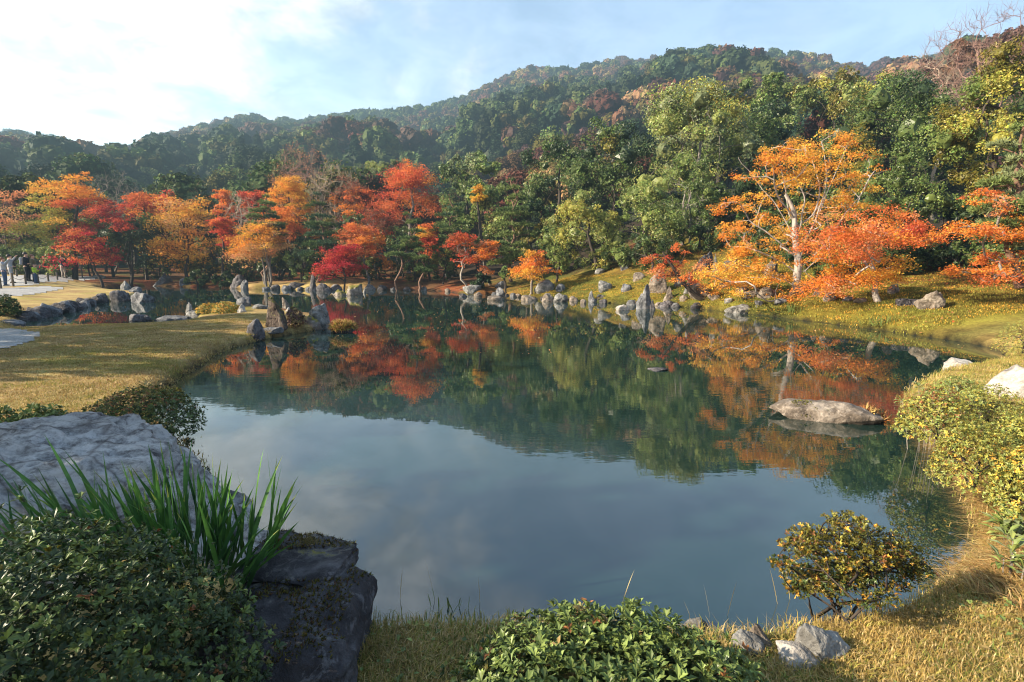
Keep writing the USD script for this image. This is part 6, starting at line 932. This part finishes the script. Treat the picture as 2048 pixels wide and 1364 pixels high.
pick[autumn] = np.select([g < .3, g < .55, g < .7, g < .85], [5, 6, 7, 8], 4)[autumn]
rp = np.hypot(pos[:, 0], pos[:, 1]); low = rp < 110; pick[low & (u < .6)] = np.where(g < .5, 1, 4)[low & (u < .6)]
pick[rp < 170] += NK
scl = (.62 + .95 * rng.random(len(pos)) ** 1.7) * np.where(pick % NK == 3, .9, 1.) * np.where(rp < 110, .8, np.where(rp > 260, .84, 1)); rot = rng.random(len(pos)) * 6.283
# the 300 that show largest stand as trees of their own: those nearest whose crown is not hidden behind the garden's trees
elev = (pos[:, 2] + 8 * scl - EYE) / rp; az = np.arctan2(pos[:, 0], pos[:, 1]); SKY = [(0, 400), (120, 350), (200, 345), (300, 395), (420, 365), (540, 300), (660, 340), (800, 340), (900, 330), (1000, 330), (1100, 290), (1240, 285), (1330, 230), (1400, 190), (1560, 170), (1700, 165), (1850, 150), (2048, 40)]
sk = np.array([ray(*p) for p in SKY]); hid = np.interp(az, np.arctan2(sk[:, 0], sk[:, 1]), sk[:, 2] / np.hypot(sk[:, 0], sk[:, 1]))
drop = (rp < 165) & (elev > hid + .004) & (np.abs(az) < .8)
seen = ~drop & (elev > hid + .01) & (np.abs(az) < .77); order = np.argsort(np.where(seen, rp, 1e9))[:300]; own = np.zeros(len(pos), bool); own[order] = True
WORDS = {'dark green': 'dark green rounded evergreen on the lower wooded hillside', 'dark pointed': 'dark pointed cedar on the lower wooded hillside', 'olive green': 'olive green rounded tree on the lower wooded hillside', 'russet brown': 'russet brown autumn tree on the lower wooded hillside', 'tan': 'tan yellow autumn tree on the lower wooded hillside'}
for i in order:
    k = KINDS[pick[i]]; pxx = 1024 + 1024 * math.tan(az[i]); where = next(w for lim, w in ((265, 'above the largest maple'), (470, 'above the yellow orange maple'), (690, 'above the rosy bare tree'), (870, 'above the highest red maple'), (1070, 'above the tallest pine'), (1330, 'above the wide evergreen'), (9999, 'above the orange maple')) if pxx < lim); band = 'low' if elev[i] - hid[i] < .05 else 'high'
    p = thing('hillside_tree' if pick[i] % NK != 3 else 'hillside_cedar', WORDS[k[3]].replace('on the lower wooded hillside', band + ' on the hillside ' + where), 'tree', pos[i], f'{k[3]} trees {band} on the hillside {where}'); x = UsdGeom.Xformable(stage.GetPrimAtPath(p)); x.AddRotateZOp().Set(math.degrees(rot[i])); x.AddScaleOp().Set((float(scl[i]),) * 3)
    x.GetPrim().GetReferences().AddInternalReference(kinds[pick[i]]); x.GetPrim().SetInstanceable(True)
rest = ~own & ~drop
def far_protos(root):
    out = []
    for i, k in enumerate(KINDS):
        q = f'{root}/{k[0]}'; UsdGeom.Xform.Define(stage, q).GetPrim().GetReferences().AddInternalReference(kinds[i]); out.append(q)
    return out
instancer('hillside_wood', far_protos, pos[rest], pick[rest], rot[rest], scl[rest], 'mixed green and russet wood covering the hills', 'wood')
# ---------------------------------------------------------------- thin autumn haze
hz = trimesh.creation.box((2300, 1500, 290)); hz.apply_translation((0, 560, 290 / 2 - 4))
usdkit.material(stage, L + 'haze', {'p': ('principled_volume', {'color': (.5, .78, 1.), 'density': .00055, 'anisotropy': .2})}, [], volume='p.volume')
single('haze', hz, 'haze', 'thin bluish autumn haze in the air', 'haze', kind='stuff')
